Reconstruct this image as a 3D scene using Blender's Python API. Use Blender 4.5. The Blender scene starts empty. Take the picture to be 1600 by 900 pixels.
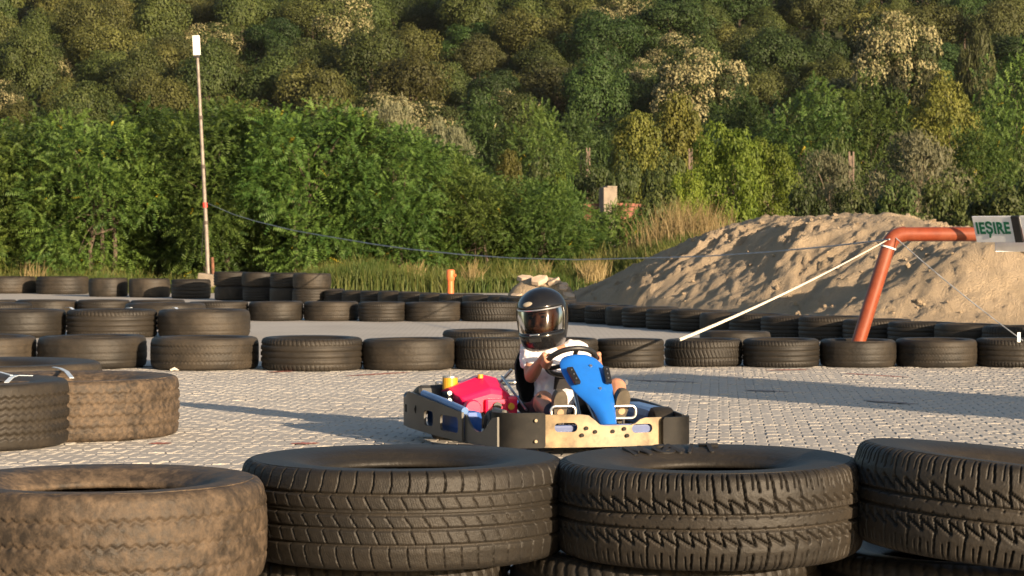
import bpy, bmesh, math, random
import numpy as np
from mathutils import Vector, Matrix, Quaternion

SC = bpy.context.scene
COL = SC.collection
# ------------------------------------------------------------------ camera
CAM_H = 0.93
FPX = 3700.0            # focal length in pixels of the 1600 px wide photograph
HOR = 380.0             # image row of the horizon
cam_d = bpy.data.cameras.new('camera')
cam_d.sensor_width = 36.0
cam_d.lens = 36.0 * FPX / 1600.0
cam_d.shift_y = -(450.0 - HOR) / 1600.0
cam_d.dof.use_dof = True
cam_d.dof.focus_distance = 7.0
cam_d.dof.aperture_fstop = 22.0
cam_d.clip_start = 0.1
cam_d.clip_end = 5000.0
cam = bpy.data.objects.new('camera', cam_d)
cam.location = (0, 0, CAM_H)
cam.rotation_euler = (math.radians(90), 0, 0)
COL.objects.link(cam)
SC.camera = cam
# ------------------------------------------------------------------ light
SUN_AZ, SUN_EL = math.radians(38), math.radians(12)
world = bpy.data.worlds.new('World')
SC.world = world
world.use_nodes = True
wn = world.node_tree.nodes
wl = world.node_tree.links
sky = wn.new('ShaderNodeTexSky')
sky.sky_type = 'NISHITA'
sky.sun_disc = False
sky.sun_elevation = SUN_EL
sky.sun_rotation = math.pi - SUN_AZ
sky.air_density = 1.0
sky.dust_density = 1.5
wl.new(sky.outputs[0], wn['Background'].inputs['Color'])
wn['Background'].inputs['Strength'].default_value = 0.075
sun_d = bpy.data.lights.new('sun', 'SUN')
sun_d.energy = 5.0
sun_d.angle = math.radians(0.5)
sun_d.color = (1.0, 0.77, 0.52)
sun = bpy.data.objects.new('sun', sun_d)
ldir = Vector((-math.sin(SUN_AZ) * math.cos(SUN_EL), math.cos(SUN_AZ) * math.cos(SUN_EL), -math.sin(SUN_EL)))
sun.rotation_euler = ldir.to_track_quat('-Z', 'Y').to_euler()
sun.location = (20, -30, 20)
COL.objects.link(sun)
SC.view_settings.view_transform = 'Standard'
SC.view_settings.look = 'None'
SC.view_settings.exposure = 1.2
SC.view_settings.gamma = 1.0
SC.view_settings.use_curve_mapping = False
SC.render.engine = 'CYCLES'
SC.cycles.use_denoising = True
SC.cycles.max_bounces = 6
SC.cycles.diffuse_bounces = 3
SC.cycles.glossy_bounces = 3
SC.cycles.transparent_max_bounces = 8
SC.cycles.caustics_reflective = False
SC.cycles.caustics_refractive = False


# ------------------------------------------------------------------ helpers
def at(px, py, d):
    return Vector(((px - 800.0) / FPX * d, d, CAM_H + (HOR - py) / FPX * d))


def gdist(py, z=0.0):
    return (CAM_H - z) * FPX / (py - HOR)


def tag(o, label=None, cat=None, group=None, kind=None):
    if label: o['label'] = label
    if cat: o['category'] = cat
    if group: o['group'] = group
    if kind: o['kind'] = kind
    return o


def empty(name, loc=(0, 0, 0), rz=0.0):
    o = bpy.data.objects.new(name, None)
    o.empty_display_size = 0.1
    o.location = loc
    o.rotation_euler = (0, 0, rz)
    COL.objects.link(o)
    return o


def link(name, me, mat=None, parent=None, smooth=False):
    o = bpy.data.objects.new(name, me)
    COL.objects.link(o)
    if parent is not None: o.parent = parent
    if mat is not None and len(me.materials) == 0: me.materials.append(mat)
    if smooth: me.polygons.foreach_set('use_smooth', np.ones(len(me.polygons), bool))
    return o


def mesh(name, V, F):
    me = bpy.data.meshes.new(name)
    me.from_pydata([tuple(v) for v in V], [], F)
    me.update()
    return me


def quads_mesh(name, V, nper=4):
    """V (n*nper,3): each group of nper vertices is one face (fast path)"""
    n = len(V) // nper
    me = bpy.data.meshes.new(name)
    me.vertices.add(len(V))
    me.vertices.foreach_set('co', np.asarray(V, np.float32).ravel())
    me.loops.add(len(V))
    me.loops.foreach_set('vertex_index', np.arange(len(V), dtype=np.int32))
    me.polygons.add(n)
    me.polygons.foreach_set('loop_start', np.arange(n, dtype=np.int32) * nper)
    me.polygons.foreach_set('loop_total', np.full(n, nper, np.int32))
    me.update(calc_edges=True)
    return me


def grid_mesh(name, P, closed_u=False, closed_v=False):
    """P: (nu,nv,3) grid"""
    nu, nv = P.shape[:2]
    iu = np.arange(nu if closed_u else nu - 1)
    iv = np.arange(nv if closed_v else nv - 1)
    A, B = np.meshgrid(iu, iv, indexing='ij')
    A2, B2 = (A + 1) % nu, (B + 1) % nv
    Q = np.stack([A * nv + B, A2 * nv + B, A2 * nv + B2, A * nv + B2], -1).reshape(-1, 4)
    n = len(Q)
    me = bpy.data.meshes.new(name)
    me.vertices.add(nu * nv)
    me.vertices.foreach_set('co', P.reshape(-1).astype(np.float32))
    me.loops.add(n * 4)
    me.loops.foreach_set('vertex_index', Q.reshape(-1).astype(np.int32))
    me.polygons.add(n)
    me.polygons.foreach_set('loop_start', np.arange(n, dtype=np.int32) * 4)
    me.polygons.foreach_set('loop_total', np.full(n, 4, np.int32))
    me.update(calc_edges=True)
    return me


def attr_point(me, name, vals):
    a = me.attributes.new(name, 'FLOAT', 'POINT')
    a.data.foreach_set('value', np.asarray(vals, np.float32))


class MB:
    """collects shapes, builds one mesh object"""
    def __init__(s): s.V, s.F = [], []

    def add(s, V, F):
        o = len(s.V)
        s.V += [Vector(v) for v in V]
        s.F += [tuple(i + o for i in f) for f in F]
        return s

    def box(s, c, size, rot=None):
        x, y, z = size[0] / 2, size[1] / 2, size[2] / 2
        V = [Vector(p) for p in ((-x, -y, -z), (x, -y, -z), (x, y, -z), (-x, y, -z), (-x, -y, z), (x, -y, z), (x, y, z), (-x, y, z))]
        if rot is not None: V = [rot @ v for v in V]
        V = [v + Vector(c) for v in V]
        return s.add(V, [(0, 3, 2, 1), (4, 5, 6, 7), (0, 1, 5, 4), (1, 2, 6, 5), (2, 3, 7, 6), (3, 0, 4, 7)])

    def tube(s, pts, radii, n=10, caps=True):
        pts = [Vector(p) for p in pts]
        if not hasattr(radii, '__len__'): radii = [radii] * len(pts)
        V, F = [], []
        up = None
        for i, p in enumerate(pts):
            t = (pts[min(i + 1, len(pts) - 1)] - pts[max(i - 1, 0)])
            if t.length < 1e-9: t = Vector((0, 0, 1))
            t.normalize()
            if up is None:
                up = t.orthogonal().normalized()
            else:
                up = (up - t * up.dot(t))
                up = up.normalized() if up.length > 1e-6 else t.orthogonal().normalized()
            b = t.cross(up)
            for k in range(n):
                a = 2 * math.pi * k / n
                V.append(p + (up * math.cos(a) + b * math.sin(a)) * radii[i])
        for i in range(len(pts) - 1):
            for k in range(n):
                F.append((i * n + k, i * n + (k + 1) % n, (i + 1) * n + (k + 1) % n, (i + 1) * n + k))
        if caps:
            F.append(tuple(reversed(range(n))))
            F.append(tuple((len(pts) - 1) * n + k for k in range(n)))
        return s.add(V, F)

    def capsule(s, a, b, ra, rb, n=12, m=4):
        a, b = Vector(a), Vector(b)
        t = (b - a)
        L = t.length
        t = t / L if L > 1e-9 else Vector((0, 0, 1))
        pts, rad = [], []
        for i in range(m + 1):
            ang = math.pi / 2 * i / m
            pts.append(a - t * ra * math.cos(ang)); rad.append(max(ra * math.sin(ang), 1e-4))
        for i in range(m + 1):
            ang = math.pi / 2 * i / m
            pts.append(b + t * rb * math.sin(ang)); rad.append(max(rb * math.cos(ang), 1e-4))
        return s.tube(pts, rad, n)

    def ball(s, c, r, n=16, m=10, rot=None):
        if not hasattr(r, '__len__'): r = (r, r, r)
        V, F = [], []
        for j in range(m + 1):
            ph = math.pi * j / m
            for k in range(n):
                a = 2 * math.pi * k / n
                p = Vector((r[0] * math.sin(ph) * math.cos(a), r[1] * math.sin(ph) * math.sin(a), r[2] * math.cos(ph)))
                if rot is not None: p = rot @ p
                V.append(p + Vector(c))
        for j in range(m):
            for k in range(n):
                F.append((j * n + k, (j + 1) * n + k, (j + 1) * n + (k + 1) % n, j * n + (k + 1) % n))
        return s.add(V, F)

    def lathe(s, prof, n=24, M=None):
        """closed-ish profile [(r,z)] round local z; M places it"""
        V, F = [], []
        m = len(prof)
        for k in range(n):
            a = 2 * math.pi * k / n
            for r, z in prof:
                p = Vector((r * math.cos(a), r * math.sin(a), z))
                V.append(M @ p if M is not None else p)
        for k in range(n):
            for j in range(m - 1):
                F.append((k * m + j, ((k + 1) % n) * m + j, ((k + 1) % n) * m + j + 1, k * m + j + 1))
        return s.add(V, F)

    def build(s, name, mat, parent=None, smooth=False, bevel=0.0, angle=None):
        me = mesh(name, s.V, s.F)
        if bevel > 0 or angle is not None:
            bm = bmesh.new(); bm.from_mesh(me)
            bmesh.ops.remove_doubles(bm, verts=bm.verts, dist=1e-5)
            if bevel > 0:
                ed = [e for e in bm.edges if len(e.link_faces) == 2 and e.calc_face_angle(0) > 0.5]
                bmesh.ops.bevel(bm, geom=ed, offset=bevel, segments=2, profile=0.6, affect='EDGES', clamp_overlap=True)
            bm.to_mesh(me); bm.free()
        o = link(name, me, mat, parent, smooth)
        if smooth: me.set_sharp_from_angle(angle=math.radians(42))
        return o


def copy_tree(o, parent=None):
    c = o.copy()
    COL.objects.link(c)
    c.parent = parent
    for ch in list(o.children):
        copy_tree(ch, c)
    return c


# ---- numpy value noise
def vnoise(x, y, seed=0):
    xi, yi = np.floor(x).astype(np.int64), np.floor(y).astype(np.int64)
    xf, yf = x - xi, y - yi
    u, v = xf * xf * (3 - 2 * xf), yf * yf * (3 - 2 * yf)

    def h(a, b):
        n = (a * 374761393 + b * 668265263 + seed * 1442695041) & 0x7fffffff
        n = ((n ^ (n >> 13)) * 1274126177) & 0x7fffffff
        return ((n ^ (n >> 16)) & 0xffff) / 65535.0
    return (h(xi, yi) * (1 - u) + h(xi + 1, yi) * u) * (1 - v) + (h(xi, yi + 1) * (1 - u) + h(xi + 1, yi + 1) * u) * v


def fbm(x, y, oct=4, seed=0, gain=0.5):
    s, a, t = 0.0, 1.0, 0.0
    for i in range(oct):
        s = s + a * vnoise(x * 2 ** i, y * 2 ** i, seed + i * 17)
        t += a
        a *= gain
    return s / t * 2 - 1


def sstep(a, b, x):
    t = np.clip((x - a) / (b - a), 0, 1)
    return t * t * (3 - 2 * t)


# ------------------------------------------------------------------ materials
def new_mat(name):
    m = bpy.data.materials.new(name)
    m.use_nodes = True
    nt = m.node_tree
    return m, nt, nt.nodes['Principled BSDF']


def N(nt, kind, **kw):
    n = nt.nodes.new(kind)
    for k, v in kw.items():
        if k in n.inputs: n.inputs[k].default_value = v
        else: setattr(n, k, v)
    return n


def noise_fac(nt, scale, detail=4, rough=0.55, coord='Object', lo=0.35, hi=0.65, vec=None):
    if vec is None:
        tc = N(nt, 'ShaderNodeTexCoord'); vec = tc.outputs[coord]
    n = N(nt, 'ShaderNodeTexNoise', Scale=scale, Detail=detail, Roughness=rough)
    nt.links.new(vec, n.inputs['Vector'])
    r = N(nt, 'ShaderNodeMapRange')
    r.inputs['From Min'].default_value = lo; r.inputs['From Max'].default_value = hi
    nt.links.new(n.outputs['Fac'], r.inputs['Value'])
    return r.outputs['Result']


def mixc(nt, fac, a, b):
    m = N(nt, 'ShaderNodeMix', data_type='RGBA')
    if isinstance(fac, (int, float)): m.inputs['Factor'].default_value = fac
    else: nt.links.new(fac, m.inputs['Factor'])
    for s, v in (('A', a), ('B', b)):
        i = [q for q in m.inputs if q.name == s and q.type == 'RGBA'][0]
        if isinstance(v, (tuple, list)): i.default_value = (*v, 1)
        else: nt.links.new(v, i)
    return [q for q in m.outputs if q.type == 'RGBA'][0]


def math_(nt, op, a, b=None):
    m = N(nt, 'ShaderNodeMath', operation=op)
    for i, v in enumerate((a, b)):
        if v is None: continue
        if isinstance(v, (int, float)): m.inputs[i].default_value = v
        else: nt.links.new(v, m.inputs[i])
    return m.outputs[0]


def bump(nt, bsdf, fac, strength=0.3, dist=0.01):
    b = N(nt, 'ShaderNodeBump', Strength=strength, Distance=dist)
    nt.links.new(fac, b.inputs['Height'])
    nt.links.new(b.outputs[0], bsdf.inputs['Normal'])


def simple(name, col, rough=0.5, metal=0.0, var=0.25, scale=12.0, spec=0.5, bmp=0.0, dirt=None, dirt_amt=0.5, dscale=5.0):
    m, nt, b = new_mat(name)
    f = noise_fac(nt, scale, 5)
    c = mixc(nt, f, tuple(x * (1 - var) for x in col), tuple(min(1, x * (1 + var)) for x in col))
    if dirt is not None:
        df = noise_fac(nt, dscale, 6, 0.65, lo=0.45, hi=0.75)
        c = mixc(nt, math_(nt, 'MULTIPLY', df, dirt_amt), c, dirt)
    nt.links.new(c, b.inputs['Base Color'])
    b.inputs['Roughness'].default_value = rough
    b.inputs['Metallic'].default_value = metal
    b.inputs['Specular IOR Level'].default_value = spec
    if bmp > 0: bump(nt, b, f, bmp, 0.004)
    return m


def leaf_mat(name, col, col2, flower=None, trans=0.25):
    """attribute 'tint' 0..1 between two leaf colours, 'flower' 0/1 for blossom"""
    m, nt, b = new_mat(name)
    a = N(nt, 'ShaderNodeAttribute', attribute_name='tint')
    oi = N(nt, 'ShaderNodeObjectInfo')
    c = mixc(nt, a.outputs['Fac'], col, col2)
    hs = N(nt, 'ShaderNodeHueSaturation')
    mr = N(nt, 'ShaderNodeMapRange'); mr.inputs['To Min'].default_value = 0.50; mr.inputs['To Max'].default_value = 1.15
    nt.links.new(oi.outputs['Random'], mr.inputs['Value'])
    nt.links.new(mr.outputs[0], hs.inputs['Value'])
    mr2 = N(nt, 'ShaderNodeMapRange'); mr2.inputs['To Min'].default_value = 0.483; mr2.inputs['To Max'].default_value = 0.515
    m3 = math_(nt, 'FRACT', math_(nt, 'MULTIPLY', oi.outputs['Random'], 7.31))
    nt.links.new(m3, mr2.inputs['Value'])
    nt.links.new(mr2.outputs[0], hs.inputs['Hue'])
    nt.links.new(c, hs.inputs['Color'])
    c = hs.outputs[0]
    if flower is not None:
        fa = N(nt, 'ShaderNodeAttribute', attribute_name='flower')
        c = mixc(nt, fa.outputs['Fac'], c, flower)
    nt.links.new(c, b.inputs['Base Color'])
    b.inputs['Roughness'].default_value = 0.6
    b.inputs['Specular IOR Level'].default_value = 0.25
    tr = N(nt, 'ShaderNodeBsdfTranslucent')
    nt.links.new(c, tr.inputs['Color'])
    mx = N(nt, 'ShaderNodeMixShader'); mx.inputs[0].default_value = trans
    nt.links.new(b.outputs[0], mx.inputs[1]); nt.links.new(tr.outputs[0], mx.inputs[2])
    nt.links.new(mx.outputs[0], nt.nodes['Material Output'].inputs['Surface'])
    return m


def rubber(name, dust, dust_col=(0.17, 0.130, 0.088), base=(0.0105, 0.0098, 0.0088), coarse=4.0, mott=False):
    m, nt, b = new_mat(name)
    tc = N(nt, 'ShaderNodeTexCoord')
    oi = N(nt, 'ShaderNodeObjectInfo')
    add = N(nt, 'ShaderNodeVectorMath', operation='ADD')
    nt.links.new(tc.outputs['Object'], add.inputs[0])
    sc = N(nt, 'ShaderNodeVectorMath', operation='SCALE'); sc.inputs['Scale'].default_value = 37.0
    cmb = N(nt, 'ShaderNodeCombineXYZ')
    nt.links.new(oi.outputs['Random'], cmb.inputs[0]); nt.links.new(oi.outputs['Random'], cmb.inputs[1])
    nt.links.new(cmb.outputs[0], sc.inputs[0]); nt.links.new(sc.outputs[0], add.inputs[1])
    vec = add.outputs[0]
    f1 = noise_fac(nt, coarse, 6, 0.65, lo=0.40, hi=0.68, vec=vec)
    f2 = noise_fac(nt, 60.0, 4, 0.7, lo=0.35, hi=0.7, vec=vec)
    if mott:
        fm = noise_fac(nt, 34.0, 6, 0.7, lo=0.42, hi=0.60, vec=vec)
        f1 = math_(nt, 'ADD', math_(nt, 'MULTIPLY', f1, 0.45), math_(nt, 'MULTIPLY', fm, 0.55))
    g = N(nt, 'ShaderNodeAttribute', attribute_name='groove')
    f3 = noise_fac(nt, 9.0, 3, 0.5, lo=0.3, hi=0.7, vec=vec)
    gd = math_(nt, 'MULTIPLY', g.outputs['Fac'], math_(nt, 'ADD', math_(nt, 'MULTIPLY', f3, 0.5), 0.25))
    d = math_(nt, 'MULTIPLY', math_(nt, 'ADD', math_(nt, 'MULTIPLY', f1, 0.65), math_(nt, 'MULTIPLY', math_(nt, 'MULTIPLY', f1, f2), 0.5)), dust)
    d = math_(nt, 'ADD', d, 0.02 + dust * 0.12)
    rnd = N(nt, 'ShaderNodeMapRange'); rnd.inputs['To Min'].default_value = 0.6; rnd.inputs['To Max'].default_value = 1.4
    nt.links.new(oi.outputs['Random'], rnd.inputs['Value'])
    d = math_(nt, 'MULTIPLY', d, rnd.outputs[0])
    d = math_(nt, 'MAXIMUM', d, math_(nt, 'MULTIPLY', gd, 0.12 + 0.4 * dust))
    c = mixc(nt, d, base, dust_col)
    nt.links.new(c, b.inputs['Base Color'])
    r = N(nt, 'ShaderNodeMapRange'); r.inputs['To Min'].default_value = 0.52; r.inputs['To Max'].default_value = 0.95
    nt.links.new(d, r.inputs['Value'])
    nt.links.new(r.outputs[0], b.inputs['Roughness'])
    b.inputs['Specular IOR Level'].default_value = 0.28
    bump(nt, b, f2, 0.45, 0.002)
    return m


M = {}
M['rubber'] = rubber('rubber_dark', 0.10)
M['rubber_mid'] = rubber('rubber_dusty', 0.19, coarse=3.0)
M['rubber_mud'] = rubber('rubber_muddy', 0.72, dust_col=(0.185, 0.130, 0.085), coarse=9.0, mott=True)
# ------------------------------------------------------------------ ground, paving, hill, sand
def terr(x, y):
    x = np.asarray(x, float); y = np.asarray(y, float)
    z = np.where(y < 43, 0.0, 0.018 * (y - 43))
    t = np.clip(y - 205, 0, None)
    z = z + 0.26 * np.minimum(t, 190) * sstep(0, 25, t) + 0.12 * np.clip(t - 190, 0, 400)
    bx, by = (1075 - 800) / FPX * 47, 47.0
    z = z + 0.75 * np.exp(-(((x - bx) / 1.3) ** 2 + ((y - by) / 2.5) ** 2))
    far = sstep(43, 70, y)
    z = z + far * 0.35 * fbm(x * 0.12, y * 0.12, 3, 5) + sstep(200, 260, y) * 4.0 * fbm(x * 0.012, y * 0.012, 3, 9)
    z = z - 0.03 + 0.02 * sstep(43, 45, y)
    return z


ys = np.concatenate([np.linspace(-60, 42, 30), np.linspace(42.5, 70, 60), np.linspace(71, 200, 60), np.linspace(204, 420, 60), np.linspace(440, 1200, 14)])
xs = np.concatenate([np.linspace(-500, -130, 8), np.linspace(-120, -16, 40), np.linspace(-15, 15, 61), np.linspace(16, 120, 40), np.linspace(130, 500, 8)])
X, Y = np.meshgrid(xs, ys, indexing='ij')
P = np.stack([X, Y, terr(X, Y)], -1)
m, nt, b = new_mat('earth')
f1 = noise_fac(nt, 0.5, 6, 0.6, 'Object'); f2 = noise_fac(nt, 8, 5, 0.6, 'Object')
c = mixc(nt, f1, (0.035, 0.05, 0.014), (0.08, 0.075, 0.03))
c = mixc(nt, math_(nt, 'MULTIPLY', f2, 0.5), c, (0.04, 0.05, 0.015))
nt.links.new(c, b.inputs['Base Color']); b.inputs['Roughness'].default_value = 0.95
bump(nt, b, f2, 0.6, 0.05)
M['earth'] = m
tag(link('ground', grid_mesh('ground', P), M['earth'], smooth=True), kind='structure')


def paver_mat(name, pattern, attr):
    m, nt, b = new_mat(name)
    tc = N(nt, 'ShaderNodeTexCoord')
    f1 = noise_fac(nt, 0.9, 6, 0.6, vec=tc.outputs['Object']); f2 = noise_fac(nt, 160, 3, 0.6, vec=tc.outputs['Object'])
    c = mixc(nt, f1, (0.39, 0.365, 0.33), (0.47, 0.44, 0.395))
    c = mixc(nt, math_(nt, 'MULTIPLY', f2, 0.35), c, (0.28, 0.25, 0.22))
    if attr:
        a = N(nt, 'ShaderNodeAttribute', attribute_name='tint')
        c = mixc(nt, math_(nt, 'MULTIPLY', a.outputs['Fac'], 0.35), c, (0.40, 0.37, 0.33))
    st = noise_fac(nt, 0.35, 5, 0.7, vec=tc.outputs['Object'], lo=0.55, hi=0.75)
    c = mixc(nt, math_(nt, 'MULTIPLY', st, 0.25), c, (0.28, 0.25, 0.22))
    if pattern:
        br = N(nt, 'ShaderNodeTexBrick')
        br.inputs['Scale'].default_value = 1.0
        br.inputs['Brick Width'].default_value = 0.115; br.inputs['Row Height'].default_value = 0.103
        br.inputs['Mortar Size'].default_value = 0.006; br.inputs['Mortar Smooth'].default_value = 0.3
        nt.links.new(tc.outputs['Object'], br.inputs['Vector'])
        c = mixc(nt, math_(nt, 'MULTIPLY', br.outputs['Fac'], 0.5), c, (0.20, 0.17, 0.14))
        bump(nt, b, br.outputs['Fac'], -0.4, 0.004)
    nt.links.new(c, b.inputs['Base Color']); b.inputs['Roughness'].default_value = 0.85
    return m


M['paving'] = paver_mat('paving_far', True, False)
M['paver'] = paver_mat('paver_concrete', False, True)
M['bed'] = simple('joint_sand', (0.24, 0.21, 0.17), 0.95, bmp=0.4, scale=60)
PX, PY0, PY1 = 5.2, 8.6, 17.9
PB = 44.0
mb = MB()
for (x0, x1, y0, y1) in ((-40, 40, -25, PY0), (-40, -PX, PY0, PY1), (PX, 40, PY0, PY1), (-40, 40, PY1, PB)):
    mb.add([(x0, y0, 0), (x1, y0, 0), (x1, y1, 0), (x0, y1, 0)], [(0, 1, 2, 3)])
pave = tag(mb.build('track_pavement', M['paving']), kind='structure')
mb = MB(); mb.add([(-PX - .1, PY0 - .1, -.012), (PX + .1, PY0 - .1, -.012), (PX + .1, PY1 + .1, -.012), (-PX - .1, PY1 + .1, -.012)], [(0, 1, 2, 3)])
mb.build('paving_bed', M['bed'], pave)
# double-T interlocking pavers
PS = 0.82
L2, HF, HW, a_, b_ = 0.07 * PS, 0.0725 * PS, 0.0525 * PS, 0.028 * PS, 0.042 * PS
outl = [(-L2, -HF), (-b_, -HF), (-a_, -HW), (a_, -HW), (b_, -HF), (L2, -HF), (L2, HF), (b_, HF), (a_, HW), (-a_, HW), (-b_, HF), (-L2, HF)]


def inset(o, g):
    return [(x - math.copysign(g, x), y - math.copysign(g, y)) for x, y in o]


r0, r1 = inset(outl, 0.0062), inset(outl, 0.0022)
PV = np.array([(x, y, 0.0) for x, y in r0] + [(x, y, -0.0028) for x, y in r1] + [(x, y, -0.0135) for x, y in r1])
PF = [tuple(range(12))] + [(i + 12, (i + 1) % 12 + 12, (i + 1) % 12, i) for i in range(12)] + [(i + 24, (i + 1) % 12 + 24, (i + 1) % 12 + 12, i + 12) for i in range(12)]
rot = math.radians(-5)
rng = np.random.default_rng(3)
spots = []
for j in range(-90, 100):
    for i in range(-90, 90):
        u, v = (i * 0.14 + (0.07 if j % 2 else 0)) * PS, j * 0.125 * PS
        x = u * math.cos(rot) - v * math.sin(rot)
        y = u * math.sin(rot) + v * math.cos(rot) + 13.2
        if PY0 + .08 < y < PY1 - .06 and abs(x) < PX - .1 and abs(x) < 0.2165 * y + 0.5: spots.append((x, y))
spots.sort(key=lambda s: s[1])
# the ones that show largest: nearest in the open strip left of the near stack and right of it
vis = [s for s in spots if 10.0 < s[1] and abs(s[0]) < 0.216 * s[1] and (-0.216 * s[1] + 0.55 < s[0] < -0.115 * s[1] or (0.075 * s[1] < s[0] and s[1] > 10.9))]
near = set(vis[:300])
pm = mesh('paver', PV, PF)
attr_point(pm, 'tint', np.full(len(PV), 0.4))
for k, (x, y) in enumerate(vis[:300]):
    o = link('paver', pm, M['paver'], pave)
    o.location = (x, y, float(rng.normal(0, 0.0012)))
    o.rotation_euler = (float(rng.normal(0, 0.0045)), float(rng.normal(0, 0.0045)), rot)
rest = [s for s in spots if s not in near]
n = len(rest)
Rz = np.array([[math.cos(rot), -math.sin(rot), 0], [math.sin(rot), math.cos(rot), 0], [0, 0, 1]])
PR = PV @ Rz.T
tilt = rng.normal(0, 0.0045, (n, 2))
ctr = np.array([(x, y, 0) for x, y in rest])
allV = PR[None] + ctr[:, None]
allV[:, :, 2] += PR[None, :, 0] * tilt[:, :1] + PR[None, :, 1] * tilt[:, 1:] + rng.normal(0, 0.0012, (n, 1))
F = [tuple(q + 36 * k for q in f) for k in range(n) for f in PF]
me = mesh('pavers_beyond', allV.reshape(-1, 3), F)
attr_point(me, 'tint', np.repeat(rng.random(n), 36))
tag(link('pavers_beyond', me, M['paver'], pave), kind='stuff')
# faded red paint and rubber streaks on the paving, flat
M['redpaint'] = simple('faded_red_paint', (0.42, 0.13, 0.10), 0.9, var=0.5, scale=30)
M['skid'] = simple('skid_rubber', (0.24, 0.21, 0.20), 0.9, var=0.4, scale=20)


def streak(px0, py0, px1, py1, w, mat, name):
    a, b2 = at(px0, py0, gdist(py0)), at(px1, py1, gdist(py1))
    d = (b2 - a); s = Vector((-d.y, d.x, 0)).normalized() * w
    V, F = [], []
    r = random.Random(int(px0))
    K = 14
    for i in range(K + 1):
        t = i / K
        p = a.lerp(b2, t)
        ww = (math.sin(math.pi * min(max(t, .03), .97)) ** .5) * r.uniform(.5, 1.1)
        V += [(p.x + s.x * ww, p.y + s.y * ww, .0035), (p.x - s.x * ww, p.y - s.y * ww, .0035)]
    for i in range(K): F.append((2 * i, 2 * i + 1, 2 * i + 3, 2 * i + 2))
    link(name, mesh(name, V, F), mat, pave)


for q in ((415, 582, 475, 579.5, .05), (540, 588, 640, 582, .05), (1195, 579, 1265, 577.5, .05), (1320, 584, 1420, 590, .04), (232, 694, 268, 693, .05), (455, 694, 500, 693, .05)):
    streak(*q, M['redpaint'], 'paint_mark')
for q in ((985, 594, 1090, 598, .06), (1165, 610, 1235, 613, .06), (1350, 626, 1430, 632, .06)):
    streak(*q, M['skid'], 'skid_mark')

# ---- sand heap
rp = [(880, 468, 38.5), (940, 442, 38.0), (1000, 410, 37.2), (1050, 386, 36.2), (1100, 364, 35.2), (1150, 346, 34.2), (1190, 335, 33.6), (1300, 333, 32.2), (1385, 329, 31.3), (1425, 338, 30.8), (1460, 351, 30.3), (1500, 361, 29.8), (1560, 374, 29.2), (1600, 386, 28.8), (1700, 410, 27.5), (1800, 440, 26.5)]
ridge = [at(*p) for p in rp]
gx = np.arange(0.2, 9.2, 0.035); gy = np.arange(23.5, 44, 0.05)
X, Y = np.meshgrid(gx, gy, indexing='ij')
best = np.full(X.shape, 1e9); Hh = np.zeros(X.shape); side = np.zeros(X.shape)
for a, b2 in zip(ridge[:-1], ridge[1:]):
    dx, dy = b2.x - a.x, b2.y - a.y
    L = math.hypot(dx, dy)
    t = np.clip(((X - a.x) * dx + (Y - a.y) * dy) / L ** 2, 0, 1)
    qx, qy = a.x + dx * t, a.y + dy * t
    dd = np.hypot(X - qx, Y - qy)
    u = dd < best
    best = np.where(u, dd, best)
    Hh = np.where(u, a.z + (b2.z - a.z) * t, Hh)
    side = np.where(u, np.sign((X - a.x) * dy - (Y - a.y) * dx), side)   # + towards the camera
wf = np.where(side > 0, 2.35 * np.clip(Hh / 1.35, 0.35, 1.2) ** 0.8, 4.0)
t = np.clip(best / wf, 0, 1)
prof = 1 - (0.86 * t + 0.14 * t * t) - 0.035 * np.exp(-(best / 0.25) ** 2)
Z = Hh * np.clip(prof, 0, 1)
# second hump in front to the side, gouge between them
hx, hy = at(1545, 400, 27.3).x, 27.3
h2 = 0.92 * np.exp(-(((X - hx) / 1.5) ** 2 + ((Y - hy) / 1.25) ** 2) ** 1.15)
Z = np.maximum(Z, h2) + 0.12 * np.minimum(Z, h2)
mask = sstep(0.0, 0.16, Z)
# gullies running down the slope, slumps, clods, footprints; the crest stays smoother
crest = .16 + .54 * sstep(.10, .9, best)
along = X * 0.49 - Y * 0.87
down = X * 0.87 + Y * 0.49
wv = along + 0.22 * fbm(X * 0.9, Y * 0.9, 3, 21)
amp = mask * crest * (.40 + .75 * sstep(-.25, .35, fbm(X * .45 + 9, Y * .45, 2, 15)))
Z += amp * 0.24 * fbm(wv * 0.9, down * 0.28, 3, 31)
g = 1 - np.abs(fbm(wv * 2.1, down * 0.42, 3, 77)) * 2.4
Z += amp * 0.15 * np.clip(g, 0, 1) ** 1.7 * sstep(-.35, .35, fbm(X * .8, Y * .8, 2, 83))
Z += amp * 0.045 * fbm(wv * 6.5, down * 0.9, 3, 87, .6)
brk = fbm(X * 2.6 + 5 + .5 * fbm(X * 6, Y * 6, 2, 44), Y * 2.6, 5, 43, 0.66)
Z += amp * 0.048 * brk
slab = fbm(X * 1.5 + 3, Y * 1.1, 5, 47, .62)
Z += amp * 0.08 * sstep(0.04, 0.075, slab) * sstep(.5, .2, slab)
Z += mask * 0.034 * fbm(X * 6, Y * 6, 4, 51, 0.7)
cl = fbm(X * 11, Y * 11, 3, 61, .7)
Z += mask * 0.022 * sstep(0.25, 0.40, cl)
Z = Z - 0.05 * (1 - sstep(0.0, 0.05, Z))
m, nt, b = new_mat('sand')
f1 = noise_fac(nt, 1.2, 6, 0.6); f2 = noise_fac(nt, 45, 5, 0.7)
c = mixc(nt, f1, (0.53, 0.405, 0.265), (0.63, 0.49, 0.335))
c = mixc(nt, math_(nt, 'MULTIPLY', f2, 0.45), c, (0.42, 0.33, 0.23))
nt.links.new(c, b.inputs['Base Color']); b.inputs['Roughness'].default_value = 0.95
bump(nt, b, f2, 1.0, 0.03)
M['sand'] = m
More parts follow.
